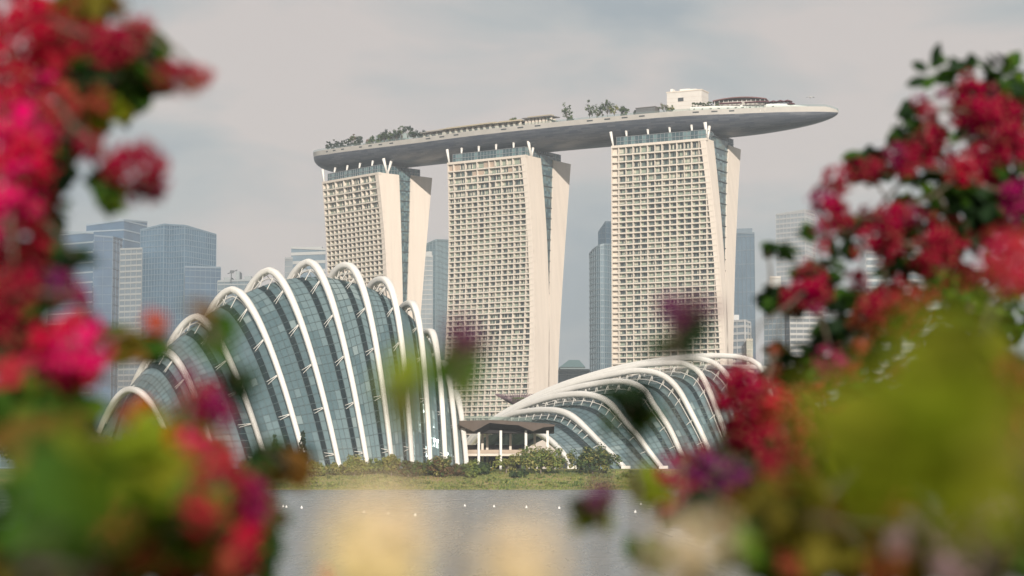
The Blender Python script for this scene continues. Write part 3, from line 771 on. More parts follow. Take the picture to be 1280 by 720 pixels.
def arch_pt(prm, v, hs=1.0, inset=0.0):
    xF, xa, ya, hl, nR, nL = prm
    # v 0 (front foot) .. 1 (back foot); spacing tuned to follow the curve
    f = v*(2-.0)
    if v < .5:
        k = 1 - v/.5                       # 1 at foot, 0 at apex
        k = k**.75 if nR < 2 else k**.7
        du = (xF-xa)*k*(1-inset); drop = k**nR; x = xa+du
    else:
        k = (v-.5)/.5; k = k**.75; du = -hl*k*(1-inset); drop = k**nL; x = xa+du
    xB = xa-hl; Ysp = YSP
    Y = YF0 + Ysp*(xF-x)/(xF-xB)
    Ya = YF0 + Ysp*(xF-xa)/(xF-xB)
    ztop = P(xa, ya, Ya).z
    z = GZ-.2 + (ztop-GZ)*(1-drop)*hs
    X = ray(x, 480).x*Y
    return V(X, Y, z)
ld = thing('ribbed_dome', V(-55, 580, GZ), 'tall teal glass dome with curved white ribs left of the pavilion', 'glass conservatory')
NR = len(RIBS)
def shell_l(u, v):
    t = u*(NR-1) ; e = 1.0
    prm = rib_params(t)
    hs = .945 - .055*u
    return arch_pt(prm, v, hs, .045)
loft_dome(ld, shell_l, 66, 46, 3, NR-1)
for r in range(NR):
    prm = rib_params(float(r)); pts = [arch_pt(prm, k/60) for k in range(61)]
    pts = [p + V(0,0,-.4) for p in pts]
    d = pts[-1]-pts[0]; side = V(-d.y, d.x, 0).normalized()
    wa = [float(np.interp(k, [0,18,30,60], [.60,.74,1.04,.8])) for k in range(61)]
    m = MB(); m.sweep(pts, side, wa, [a*.85 for a in wa], p=5); rb_ = m.build('rib', WHITE, ld, smooth=True)
    st = MB(); rnd = random.Random(r)
    for k in range(2, 56):
        p = pts[k]; v = k/60; u = r/(NR-1)
        if k < 28:
            if k % 6 != 2: continue
            for du, dv in ((-.026, .004), (-.025, -.004)):
                uu = max(0, min(1, u+du)); q = shell_l(uu, max(0, v+dv)); st.tube([p, q], [.19,.06], 5)
        elif k % 2:
            for du in ((-.020, .012) if k % 4 == 1 else (.020, -.012)):
                uu = max(0, min(1, u+du)); q = shell_l(uu, v); st.tube([p, q], .12, 4)
    st.tube([arch_pt(prm, k/60, .955, .035)+V(0,0,-.1) for k in range(26, 58)], .2, 5)
    st.build('truss', WHITE2, rb_)
    ft = MB(); f0 = pts[0]; ft.cbox(V(f0.x, f0.y, GZ-.6), 2.6, 2.6, 1.5); ft.build('footing', WHITE2, rb_)
# planted mountain inside
rnd = random.Random(44); mo = thing('planted_mountain', V(-50,578,GZ), 'dim green planted mound seen through the panes of the tall dome', 'planted mound')
m = MB(); m2 = MB()
for k in range(60):
    a = rnd.uniform(0, 6.28); zz_ = rnd.uniform(0, 34); rr = (1-zz_/44)*13
    crown(m, V(-50+math.cos(a)*rr*1.6, 580+math.sin(a)*rr*.7, GZ+zz_), (3.5,2.5,2.5), 5, 16, .9, rnd, 2)
m.build('planting', [LEAFD, LEAFM], mo)
pts = [V(-50,580,GZ-.1), V(-50,580,GZ+12), V(-50,580,GZ+24), V(-50,580,GZ+34)]; m2.tube(pts, [12,9.5,6.5,4], 12); m2.build('rock_core', mat('dark_rock', (.12,.12,.10), .9, var=.3, vscale=.3), mo)

# ------------------------------------------------------------------ right ribbed conservatory
RR = [
 [(715,584),(703,566),(686,549),(668,538),(648,531),(625,533),(600,545),(585,565),(578,586)],
 [(782,586),(765,568),(751.7,555),(733,536),(716,521),(699.8,514),(676,512.5),(645.4,516.5),(624,524.5),(598,541),(582,560),(572,586)],
 [(829,587),(812,565),(796,543),(789.5,536),(775,518.6),(761,503),(744.6,495),(723.4,492.5),(692.7,496),(657,507),(631,521),(600,540),(578,562),(568,586)],
 [(862,588),(850,563.5),(836,534),(817,505.6),(805.4,488),(789,478.4),(770,476.5),(745,479.8),(716,485.5),(680,497),(645,513),(610,533),(580,560),(566,586)],
 [(896,588),(879,546),(860,508),(848,487),(834,472.5),(817,465),(794,463.3),(770,467.5),(752,471),(716,480),(681,494),(640,514),(605,535),(578,560),(566,586)],
 [(923.5,589),(911.7,555),(897.6,517),(886,487),(874,465),(860,456.5),(848,453.6),(805,455.5),(789.5,459.5),(752,468),(716,478),(680,492),(640,512),(605,533),(580,558),(568,586)],
 [(948,589),(936,550),(926,510),(914,478),(902,461),(888,451.5),(869,447.9),(848,448.6),(810,453),(770,461),(730,472),(690,486),(650,505),(612,528),(585,556),(574,586)],
 [(985,589),(975,545),(965,500),(955,468),(946,454),(930,447.5),(912,445),(883,445),(845,448),(800,455),(750,466),(705,481),(660,502),(622,526),(597,556),(586,586)],
 [(1020,589),(1012,550),(1004,512),(994,484),(980,468),(960,461),(935,459),(900,460),(855,464),(805,472),(755,483),(710,497),(668,514),(635,536),(612,560),(603,586)],
 [(1050,589),(1042,560),(1032,530),(1020,508),(1003,496),(975,491),(940,491),(900,494),(850,500),(800,508),(755,517),(715,528),(680,542),(650,558),(632,572),(624,586)]]
def resample(pts, n):
    pts = catmull([V(a, b, 0) for a, b in pts], 10); ac = [0]
    for i in range(1, len(pts)): ac.append(ac[-1]+(pts[i]-pts[i-1]).length)
    return [(float(np.interp(ac[-1]*k/n, ac, [p.x for p in pts])), float(np.interp(ac[-1]*k/n, ac, [p.y for p in pts]))) for k in range(n+1)]
NV2 = 56
RRS = [resample(r, NV2) for r in RR]
RD_ = thing('ribbed_conservatory', V(55, 640, GZ), 'low wide glass conservatory with sweeping white arches right of the pavilion', 'glass conservatory')
def rib3d(r):
    xF, xB = RR[r][0][0], RR[r][-1][0]; out = []
    yf = 598 + 2.5*r; 
    for x, y in RRS[r]:
        Y = yf + 78*(xF-x)/(xF-xB); out.append(P(x, y, Y))
    z0 = out[0].z; 
    return [V(p.x, p.y, max(p.z, GZ-.4)) for p in out]
R3 = [rib3d(r) for r in range(len(RR))]
def shell_r(u, v):
    t = u*(len(R3)-1); i = min(int(t), len(R3)-2); f = t-i
    g = lambda q, k: R3[max(0, min(len(R3)-1, q))][k]
    jj = v*NV2; j = min(int(jj), NV2-1); fj = jj-j
    def cm(k):
        a,b,c,d = g(i-1,k),g(i,k),g(i+1,k),g(i+2,k)
        return .5*((2*b)+(c-a)*f+(2*a-5*b+4*c-d)*f*f+(3*b-a-3*c+d)*f**3)
    q = cm(j).lerp(cm(j+1), fj)
    F, B = R3[i][0].lerp(R3[i+1][0], f), R3[i][-1].lerp(R3[i+1][-1], f); mid = (F+B)/2
    return V(mid.x+(q.x-mid.x)*.965, mid.y+(q.y-mid.y)*.965, GZ-.1+max(0, q.z-GZ)*(.90-.02*(1-u)) )
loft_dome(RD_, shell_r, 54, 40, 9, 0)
for r in range(len(R3)):
    pts = R3[r]; d = pts[-1]-pts[0]; side = V(-d.y, d.x, 0).normalized()
    wa = [float(np.interp(k, [0,14,24,56], [.66,.80,1.12,.8])) for k in range(NV2+1)]
    m = MB(); m.sweep(pts, side, wa, [a*.85 for a in wa], p=5); rb_ = m.build('rib', WHITE, RD_, smooth=True)
    st = MB()
    for k in range(5, 54, 2):
        if k < 12 and k % 4 != 1: continue
        p = pts[k]; u = r/(len(R3)-1); v = k/NV2
        a = shell_r(max(0, u-.015), v); b = pts[k].lerp(shell_r(u, v), .75)
        st.tube([p, a], [.2,.08], 4); st.tube([p, b], .13, 4)
    st.tube([p.lerp(shell_r(r/(len(R3)-1), k/NV2), .75) for k, p in enumerate(pts) if 3 < k < 55], .12, 5); st.build('truss', WHITE2, rb_)
    f0 = pts[0]; ft = MB(); ft.cbox(V(f0.x, f0.y, GZ-.6), 2.6, 2.6, 1.6); ft.build('footing', WHITE2, rb_)
for k, (x, Y, h, r) in enumerate([(745,640,13,5),(800,640,16,6),(850,650,18,7),(905,650,15,6)]):
    b = P(x, 587, Y); b.z = GZ
    tree('indoor_tree', b, h, (r, r, r*.8), ['leftmost dim tree inside the low conservatory','broad dim tree inside the low conservatory behind its third arch','tallest dim tree inside the low conservatory','dim tree inside the low conservatory beside its right arches'][k], 'tree', 'trees inside the low conservatory', [LEAFD, LEAFM], .35, 18, 24, .8, 60+k)
for k, x in enumerate((770, 846, 880, 893)):
    b = P(x, 587, 625+k*6); b.z = GZ; r_ = thing('raking_prop', b, ['leftmost pale raking prop inside the low conservatory','second pale raking prop inside the low conservatory','third pale raking prop inside the low conservatory','rightmost pale raking prop inside the low conservatory'][k], 'prop', 'raking props inside the low conservatory')
    m = MB(); m.tube([b, b+V(6,4,13+k*1.5)], .55, 7); m.build('shaft', WHITE2, r_); m = MB(); m.cbox(b-V(0,0,.2), 2, 2, .7); m.build('base', WHITE2, r_)

# ------------------------------------------------------------------ pavilion
YP = 556.0
pv = thing('lakeside_pavilion', P(636,587,YP+6), 'open pavilion with dark folded roof between the two glass buildings', 'pavilion')
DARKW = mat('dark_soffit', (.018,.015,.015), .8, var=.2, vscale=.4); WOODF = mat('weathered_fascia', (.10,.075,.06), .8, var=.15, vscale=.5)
top = [(574,526),(592,525.5),(612,525),(632,525.5),(648,527),(665,528),(680,529),(694,531)]
low = [(574,531),(592,539.5),(612,528.5),(632,530.5),(648,531.5),(666,539),(680,534),(693,533)]
DP = 17.0
m = MB(); m2 = MB(); m3 = MB()
for i in range(len(top)-1):
    a, b = P(*top[i], YP), P(*top[i+1], YP); c, d = P(*low[i+1], YP-.0), P(*low[i], YP)
    bk = V(0, DP, .0); a2, b2 = a+bk, b+bk
    m.hexa([d, c, c+V(0,.5,0), d+V(0,.5,0), a, b, b+V(0,.5,0), a+V(0,.5,0)])
    m2.quad(a+V(0,0,.02), b+V(0,0,.02), b2+V(0,0,.02), a2+V(0,0,.02))
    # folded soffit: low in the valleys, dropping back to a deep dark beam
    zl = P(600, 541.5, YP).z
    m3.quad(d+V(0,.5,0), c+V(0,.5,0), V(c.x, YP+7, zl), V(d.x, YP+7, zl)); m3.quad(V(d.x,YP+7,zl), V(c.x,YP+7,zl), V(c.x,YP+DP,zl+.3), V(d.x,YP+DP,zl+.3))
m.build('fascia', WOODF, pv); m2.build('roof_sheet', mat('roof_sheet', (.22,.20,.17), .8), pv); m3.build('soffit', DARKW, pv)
for (x0, x1, dy) in ((592,691,4.5),):
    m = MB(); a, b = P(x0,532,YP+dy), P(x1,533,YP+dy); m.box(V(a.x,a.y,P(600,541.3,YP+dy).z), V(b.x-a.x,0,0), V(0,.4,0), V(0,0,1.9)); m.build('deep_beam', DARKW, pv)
gg = MB(); a, b = P(580,525,YP+2), P(665,527,YP+2); gg.quad(a, b, b+V(0,0,1.1), a+V(0,0,1.1)); gg.build('roof_railing', BAL, pv)
for (x, dy) in ((598.5,3),(603,12),(609,15),(626,2.5),(638,14),(657.5,3),(668.5,12),(684.5,3)):
    c = P(x, 587, YP+dy); t = P(x, 535, YP+dy); m = MB(); m.cbox(V(c.x, c.y, GZ-1.2), .65, .65, P(600,540,YP+dy).z-GZ+1.6); m.build('column', WHITE2 if dy < 5 else CREAM2, pv)
a, b = P(582,564,YP+4), P(656,564,YP+4)
m = MB(); m.box(V(a.x, YP+3.5, P(600,570,YP+4).z), V(b.x-a.x,0,0), V(0,13,0), V(0,0,.75)); m.build('upper_floor', CREAM2, pv)
m = MB(); m.box(V(a.x, YP+3.3, P(600,566.5,YP+4).z), V(b.x-a.x,0,0), V(0,.15,0), V(0,0,.9)); m.build('floor_railing', TAN, pv)
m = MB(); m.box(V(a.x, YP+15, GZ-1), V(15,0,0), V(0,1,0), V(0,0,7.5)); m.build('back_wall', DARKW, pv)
for i, (dx, cc) in enumerate(((0, (.6,.13,.04)), (.75, (.65,.45,.05)))):
    q = P(611.5, 584, YP+1); q.z = gheight(q.x, q.y); r_ = thing('cool_box', q+V(dx,0,0), ['small orange chest under the pavilion edge','small yellow chest under the pavilion edge'][i], 'chest')
    m = MB(); m.cbox(q+V(dx,0,-.02), .7, .5, .75); m.build('chest_body', mat('chest_paint'+str(i), cc, .5), r_); m = MB(); m.cbox(q+V(dx,0,.73), .76, .56, .14); m.build('lid', mat('chest_lid', (.6,.55,.45), .5), r_)

# ------------------------------------------------------------------ giant steel tree behind the conservatory
q = P(648, 587, 760); q.z = GZ; sp = thing('steel_supertree', q, 'tree-shaped steel tower with mauve rods fanning at its top, before the middle hotel tower', 'steel tree')
m = MB(); hz = P(648, 497, 760).z; m.tube([q, q+V(0,0,hz-GZ-6), q+V(0,0,hz-GZ)], [2.6,1.9,2.6], 10); m.build('trunk', LEAFM, sp)
m = MB(); rnd = random.Random(3); MAUVE = mat('mauve_rod', (.26,.17,.20), .6)
for k in range(54):
    a = k/54*6.283; o = q+V(0,0,hz-GZ-3); e = o+V(math.cos(a)*8.5, math.sin(a)*8.5, 4.2+math.sin(a*3)*.4); mm = o+V(math.cos(a)*3, math.sin(a)*3, .9); m.tube([o, mm, e], [.16,.13,.09], 4)
for rr in (4.5, 6.5, 8.3):
    m.tube([q+V(math.cos(i/24*6.283)*rr, math.sin(i/24*6.283)*rr, hz-GZ-3+rr*.48) for i in range(25)], .1, 4)
m.build('rod_canopy', MAUVE, sp)

# ------------------------------------------------------------------ city behind
def fac_mats(name, glass, band, rough=.25):
    return mat(name+'_glass', glass, rough, spec=.7, var=.25, vscale=.03), mat(name+'_bands', band, .5)
def building(name, front, ytops, label, glass, band, depth=40, fl=4.0, mul=3.0, band_h=.9, rough=.2, cat='office tower', roof=None, vert=True, faces=None):
    """front: [(px, metres)] left to right, ytops: pixel row of the top at each"""
    glass = (glass[0]*.85, glass[1]*.95, glass[2]*1.05); band = tuple(g*.38+b*.62 for g, b in zip(glass, band)); g_, b_ = fac_mats(name+'_'+str(abs(hash(label)) % 9999), glass, band, rough)  # bands pulled toward the glass colour: painted haze instead of denser air
    pts = []; zt = []
    for (x, Y), yt in zip(front, ytops): q = P(x, yt, Y); pts.append(V(q.x, Y, 0)); zt.append(q.z)
    root = thing(name, V(sum(p.x for p in pts)/len(pts), pts[0].y, GZ), label, cat, 'distant city buildings')
    back = [V(pts[-1].x*(1+depth/pts[-1].y), pts[-1].y+depth, 0), V(pts[0].x*(1+depth/pts[0].y), pts[0].y+depth, 0)]
    foot = pts + back; zl = zt + [zt[-1], zt[0]]
    m = MB(); m.prism(foot, GZ-.5, zl); m.build('walls', g_, root)
    bd = MB(); mu = MB()
    for i in range(len(pts)-1):
        a, b = pts[i], pts[i+1]; d = b-a; n = V(d.y, -d.x, 0).normalized(); n = n if n.y < 0 else -n; ztm = min(zt[i], zt[i+1]); zmx = max(zt[i], zt[i+1])
        z = GZ+fl; 
        while z < zmx-1:
            # clip bands to the sloping top
            f0, f1 = 0.0, 1.0
            if z > ztm-1.2:
                fr_ = (z+1.2-zt[i])/(zt[i+1]-zt[i]) if abs(zt[i+1]-zt[i]) > .1 else 2
                if zt[i+1] > zt[i]: f0 = min(1, max(0, fr_))
                else: f1 = max(0, min(1, fr_))
            if f1-f0 > .02:
                bd.box(a+d*f0+V(0,0,z)+n*.02, d*(f1-f0), n*.35, V(0,0,band_h))
            z += fl
        if vert:
            k = max(2, int(d.length/mul))
            for j in range(k+1):
                f = j/k; zz_ = lerp(zt[i], zt[i+1], f); mu.box(a+d*f-d.normalized()*.12+V(0,0,GZ)+n*.1, d.normalized()*.25, n*.45, V(0,0,zz_-GZ-.3))
        bd.hexa([a+n*.03+V(0,0,zt[i]-1.2), b+n*.03+V(0,0,zt[i+1]-1.2), b+n*.5+V(0,0,zt[i+1]-1.2), a+n*.5+V(0,0,zt[i]-1.2), a+n*.03+V(0,0,zt[i]+.4), b+n*.03+V(0,0,zt[i+1]+.4), b+n*.5+V(0,0,zt[i+1]+.4), a+n*.5+V(0,0,zt[i]+.4)])
    bd.build('floor_bands', b_, root)
    if vert: mu.build('mullions', b_, root)
    if roof:
        for (f0, f1, h) in roof:
            a = foot[0].lerp(pts[-1], f0); b = foot[0].lerp(pts[-1], f1); m = MB(); z = min(zt); m.box(a+V(0,depth*.3,z-.5), V(b.x-a.x, b.y-a.y, 0), V(0,depth*.4,0), V(0,0,h+.5)); m.build('roof_plant', b_, root)
    return root
BG = (.085,.14,.20); BB = (.30,.36,.40)
building('glass_office', [(62,1880),(117,1850)], [289,290.5], 'blue office block with pale level bands, furthest left behind the red flowers', BG, (.40,.46,.48), 50, 9, 200, 1.4, vert=False)
building('glass_office', [(118,1850),(141,1850),(153,1885)], [294,296,299], 'narrow plain blue-grey tower joined right of the banded office', (.08,.125,.18), (.13,.18,.23), 40, 8, 9, .4)
building('glass_office', [(108,2000),(155,1985),(184,2030)], [281,274.5,277], 'rear blue tower with highest peaked roof of the left cluster', BG, (.36,.42,.46), 40, 9, 200, 1.3, vert=False)
building('apartment_tower', [(150.5,1800),(178,1790)], [311,310], 'slim pale residential tower covered with balcony rows, left cluster', (.17,.19,.20), (.40,.40,.38), 30, 5.0, 5.2, 1.5)
building('glass_office', [(176,1830),(205,1815),(212,1822),(231,1810),(270,1850)], [287,280,280.5,281.5,293], 'widest folded blue glass tower with sloping roof, left cluster', (.10,.16,.21), (.20,.27,.32), 60, 5.0, 3.2, .7)
building('glass_office', [(231,1790),(276,1800)], [333,334], 'shorter blue glass block in front of the widest folded tower', (.07,.115,.16), (.15,.20,.24), 30, 5.5, 4.0, .6)
building('low_office', [(272,1700),(322,1700)], [351,349], 'low grey building with rooftop equipment beside the blue glass block', (.14,.17,.18), (.30,.32,.32), 40, 5, 5, 1.0, roof=[(.1,.3,4),(.4,.5,9),(.62,.8,5)])
building('low_office', [(356,1650),(366,1650)], [322,322], 'narrow grey block touching the white banded building', (.22,.23,.23), (.26,.27,.27), 20, 5, 5, .6, vert=False)
building('banded_office', [(364,1660),(407,1650)], [309,311], 'white banded building peeping over the tall dome ribs', (.20,.24,.26), (.58,.56,.52), 40, 7, 9, 2.4, roof=[(.15,.85,3.5)], vert=False)
building('glass_office', [(533,1900),(545,1890),(562,1930)], [305,299.5,300], 'greenish glass tower seen between left and middle hotel towers', (.17,.23,.24), (.24,.31,.32), 40, 5, 4, .6)
building('apartment_tower', [(524,1800),(541,1800)], [318,320], 'pale slim apartment tower beside the left hotel tower edge', (.27,.28,.27), (.42,.41,.38), 30, 4.2, 5, .8, roof=[(.1,.9,5)])
# rounded tower
fr = []; yt = []
for k in range(8):
    f = k/7; fr.append((737+31*f, 1750-26*math.sin(math.pi*min(1, f*.9+.05)))); yt.append(317-12*math.sin(math.pi/2*min(1, f*1.6))**.8)
building('rounded_tower', fr, yt, 'rounded blue-grey tower with a stepped top left of the widest hotel tower', (.13,.185,.21), (.25,.31,.33), 40, 4.8, 4.5, .9)
building('rounded_tower', [(748,1850),(757,1845),(768,1850)], [290,277,277], 'narrow dark tower rising behind the rounded blue-grey one', (.07,.11,.14), (.11,.15,.18), 30, 5, 4, .6)
building('low_office', [(698,1500),(737,1500)], [462,462], 'low grey-green office between middle and right hotel towers', (.10,.14,.15), (.20,.24,.24), 40, 5.5, 6, .6)
q0, q1 = P(700,459,1560), P(731,459,1560); hr = thing('hipped_building', V(q0.x/2+q1.x/2,1560,GZ), 'teal hipped roof building between middle and right hotel towers', 'building', 'distant city buildings')
m = MB(); m.box(V(q0.x,1560,GZ-.5), V(q1.x-q0.x,0,0), V(0,30,0), V(0,0,q0.z-GZ+.5)); m.build('walls', mat('teal_wall', (.14,.19,.19), .5), hr)
a, b = V(q0.x-.5,1559,q0.z), V(q1.x+.5,1559,q0.z); zz_ = P(715,450,1575).z; r0, r1 = V(P(711,450,1575).x,1575,zz_), V(P(724,450,1575).x,1575,zz_); a2, b2 = a+V(0,32,0), b+V(0,32,0)
m = MB(); m.quad(a,b,r1,r0); m.quad(b2,a2,r0,r1); m.tri(a,r0,a2); m.tri(b,b2,r1); m.build('roof', mat('teal_roof', (.11,.18,.18), .5), hr)
building('glass_office', [(917,1780),(943,1775)], [290,291], 'grey-blue tower with ragged crown just right of the widest hotel tower', (.12,.16,.19), (.17,.21,.24), 40, 12, 3.2, .5, roof=[(.02,.98,5.5)])
building('low_office', [(912,1500),(931,1490),(938,1500)], [401,400,403], 'small white banded building low against the widest hotel tower', (.22,.24,.25), (.62,.60,.57), 20, 5, 5, 1.8, roof=[(.1,.5,6)])
building('low_office', [(933,1480),(941,1480)], [424,424], 'tiny cream block right of the white banded building', (.50,.44,.33), (.55,.48,.38), 20, 8, 20, .8, vert=False)
building('pale_tower', [(970,1900),(1006,1880),(1018,1905)], [268,262,264], 'pale grey tower with rows of small windows left of the right flowers', (.34,.34,.33), (.47,.45,.43), 40, 4.4, 3.6, 1.6, roof=[(.7,.9,2.5)])
building('low_office', [(962,1600),(976,1600)], [346,346], 'narrow beige block at the foot of the pale grey tower', (.42,.37,.31), (.50,.44,.37), 30, 8, 20, .8, vert=False)
building('glass_office', [(955,1520),(987,1510)], [384,382], 'grey glass block with fine grid below the pale grey tower', (.17,.20,.21), (.30,.31,.31), 40, 4.2, 3, .9)
building('pale_tower', [(987,1500),(1028,1500)], [378,378], 'pale gridded office block left of the dark lettered building', (.13,.14,.14), (.50,.48,.44), 40, 4.0, 4.4, 1.7)
lt = building('glass_office', [(1028,1490),(1075,1490)], [396,396], 'dark grey building with white MYP letters behind the right flowers', (.11,.14,.15), (.16,.19,.20), 40, 6, 8, .5)
building('pale_tower', [(1082,1600),(1180,1600)], [298,300], 'broad pale tower glimpsed through gaps in the right flowers', (.20,.23,.24), (.55,.54,.51), 40, 5.5, 9, 1.9)
building('pale_tower', [(1190,1650),(1262,1650)], [335,335], 'grey block behind the far right flowers', (.22,.24,.25), (.45,.45,.43), 40, 5, 7, 1.5)
building('glass_office', [(-20,1850),(48,1850)], [360,360], 'dim blue block behind the left edge flowers', (.10,.14,.18), (.25,.29,.32), 40, 6, 6, .9)
cu = bpy.data.curves.new('lettering', 'FONT'); cu.body = 'MYP'; cu.size = 7.5; cu.extrude = .25; cu.align_x = 'CENTER'; cu.space_character = 1.1
cu.materials.append(mat('white_letters', (.8,.8,.78), .4)); tmp_ = bpy.data.objects.new('tmp', cu); COL.objects.link(tmp_); bpy.context.view_layer.update()
lme = bpy.data.meshes.new_from_object(tmp_.evaluated_get(bpy.context.evaluated_depsgraph_get())); bpy.data.objects.remove(tmp_)
tq = P(1043, 414, 1489.0); lo_ = bpy.data.objects.new('lettering', lme); COL.objects.link(lo_); lo_.rotation_euler = (math.pi/2,0,0)
lo_.parent = lt; lo_.location = V(tq.x, 1488.9, tq.z) - Vector(lt.location)
# rooftop crane masts on the low grey building
q = P(289, 346, 1695); cr_ = thing('roof_crane', q-V(0,0,2), 'small maintenance crane on the low grey rooftop above the dome ribs', 'crane')
m = MB(); m.tube([q-V(0,0,3), q+V(0,0,5)], .4, 5); m.build('mast', DSTEEL, cr_)
m = MB(); m.tube([q+V(-3,0,2.5), q+V(5,0,5.6)], .35, 5); m.build('jib', DSTEEL, cr_); m = MB(); m.cbox(q+V(.5,0,3), 3, 2, 2.2); m.build('cab', DSTEEL, cr_)

# ------------------------------------------------------------------ bank planting
rnd = random.Random(12)
def shrub(x, yb, w_, h_, label, mats, seed, Y=None, size=.30, ncl=None, name='shrub', group='shrubs along the far bank', th=.3):
    Y = Y or 548
    q = P(x, yb, Y); q.z = gheight(q.x, Y)
    sc_ = Y/FPX; W_ = w_*sc_; H_ = h_*sc_
    H_ *= 1.12; ncl = int((ncl or int(10+w_*.9))*1.5)
    return tree(name, q-V(0,0,.15), H_, (W_/2*1.08, min(W_/2, 4.5), H_*.5), label, 'shrub' if name == 'shrub' else 'tree', group, mats, .25, ncl, 36, size*1.25, seed, .16, BARKP)
shrub(676, 588, 66, 32, 'broad yellow-green bush in front of the pavilion right half', [LEAFL, LEAFO, LEAFM], 71, 549, .34, 70)
shrub(741, 588, 62, 31, 'broad dark green bush beside the first low arch', [LEAFD, LEAFM, LEAFO], 72, 549, .34, 70)
shrub(633, 587, 30, 24, 'sparse light shrub before the pavilion columns', [LEAFO, LEAFL], 73, 551, .28, 16)
shrub(603, 588, 22, 14, 'small dark shrub at the pavilion left foot', [LEAFM, LEAFD], 74, 550)
shrub(648, 592, 26, 8, 'low dark ground shrub left of the broad yellow-green bush', [LEAFD, LEAFM], 75, 543)
for i, (x, w_, h_, ms, lb) in enumerate([
    (360, 26, 20, [LEAFO, LEAFM], 'olive shrub at the foot of the fourth white rib'), (392, 34, 17, [LEAFO, LEAFL], 'pale olive shrub right of the tall dark conifers'),
    (418, 26, 13, [LEAFO, LEAFM], 'low olive shrub under the fifth white rib'), (443, 36, 22, [LEAFO, LEAFL], 'rounded yellow-olive shrub between fifth and sixth ribs'),
    (470, 26, 17, [LEAFL, LEAFM], 'green shrub between sixth and seventh rib feet'), (489, 22, 27, [LEAFL, LEAFO], 'upright light green shrub hiding the seventh rib foot'),
    (511, 34, 18, [LEAFB, LEAFM], 'reddish brown shrub under the eighth rib'), (534, 34, 17, [LEAFM, LEAFO], 'dark mixed shrub under the ninth rib'),
    (551, 36, 23, [LEAFM, LEAFO, LEAFB], 'large mixed shrub at the foot of the tenth rib'), (572, 26, 15, [LEAFM, LEAFB], 'brown-green shrub at the foot of the last ribs'),
    (588, 22, 20, [LEAFL, LEAFM], 'light green shrub between the last rib and pavilion'), (790, 26, 8, [LEAFM, LEAFL], 'low shrub at the first low arch foot'),
    (815, 30, 8, [LEAFM, LEAFO], 'low shrub between the first two arch feet'), (320, 40, 20, [LEAFM, LEAFO], 'shrub mass left of the tall dark conifers')]):
    shrub(x, 588, w_, h_, lb, ms, 80+i, 547+random.uniform(-2,2))
# narrow conifers
def conifer(x, ytop, w_, label, seed):
    Y = 546; q = P(x, 590, Y); q.z = gheight(q.x, Y); h = P(x, ytop, Y).z - q.z; rnd = random.Random(seed)
    root = thing('conifer', q, label, 'conifer', 'narrow conifers before the tall dome'); m = MB()
    for k in range(60):
        f = rnd.random(); rr = (1-f)**.8*w_*Y/FPX*.5; a = rnd.uniform(0, 6.28)
        crown(m, q+V(math.cos(a)*rr*.8, math.sin(a)*rr*.8, h*(.08+.92*f)), (.5,.5,.6), 3, 12, .3, rnd, 2)
    m.build('crown', [LEAFD, mat('leaf_deep', (.02,.035,.015), .7)], root); t = MB(); t.tube([q-V(0,0,.3), q+V(0,0,h*.9)], [.22,.05], 6); t.build('trunk', BARK, root)
conifer(343, 545, 16, 'left narrow dark conifer before the tall dome', 1); conifer(378, 540, 15, 'tallest narrow dark conifer, right one before the tall dome', 2); conifer(361, 556, 18, 'shorter dark conifer in the middle of three before the tall dome', 3)
# trees beside the frame
for i, (x, w_, h_) in enumerate([(-20,90,60),(50,80,50),(110,70,42),(165,60,36),(960,60,26),(1010,70,40),(1080,80,52),(1150,80,46),(1230,90,60)]):
    shrub(x, 587, w_, h_, ['bank tree at the far left edge','second bank tree from the left edge','third bank tree from the left edge','bank tree under the lowest left rib','bank tree right of the low conservatory arches','second bank tree right of the low conservatory','third bank tree right of the low conservatory','second to last bank tree on the right','last bank tree at the right edge'][i], [LEAFM, LEAFD, LEAFO], 120+i, 560, .5, 50, 'bank_tree', 'trees along the far bank')
# grass and weeds on the bank
gr_ = MB(); rnd = random.Random(99)
for k in range(15000):
    x = rnd.uniform(-85, 75); y = 519.5 + abs(rnd.gauss(0, .5))*24 if rnd.random() < .6 else rnd.uniform(519.5, 556)
    if y > 560: continue
    z = gheight(x, y)
    nb = .5+.5*math.sin(x*.35+math.sin(y*.4)*2)*math.cos(y*.23+x*.05)
    h = rnd.uniform(.15,.55)*(1.6 if nb > .7 else .8); wd = rnd.uniform(.12,.4)
    mi = 0 if rnd.random() < .45*nb+.15 else (1 if rnd.random() < .6 else (2 if rnd.random() < .65 else 3)); a = rnd.uniform(0, 3.14)
    d = V(math.cos(a)*wd, math.sin(a)*wd, 0); p = V(x, y, z-.05); ln = V(rnd.uniform(-.2,.2), rnd.uniform(-.2,.2), h)
    gr_.tri(p-d, p+d, p+ln, mi)
for k in range(170):
    x = rnd.uniform(-82, 72); y = rnd.uniform(524, 553); z = gheight(x, y); r_ = rnd.uniform(.35, 1.0)
    crown(gr_, (x, y, z+r_*.25), (r_*1.9, r_, r_*.55), 5, 16, .26, rnd, 2 if rnd.random() < .7 else 4)
tag(gr_.build('bank_grass', [LEAFM, LEAFL, mat('straw_grass', (.30,.25,.12), .8, trans=.3), LEAFO]), 'rough green and straw grass covering the far bank above the water', 'grass', kind='stuff')

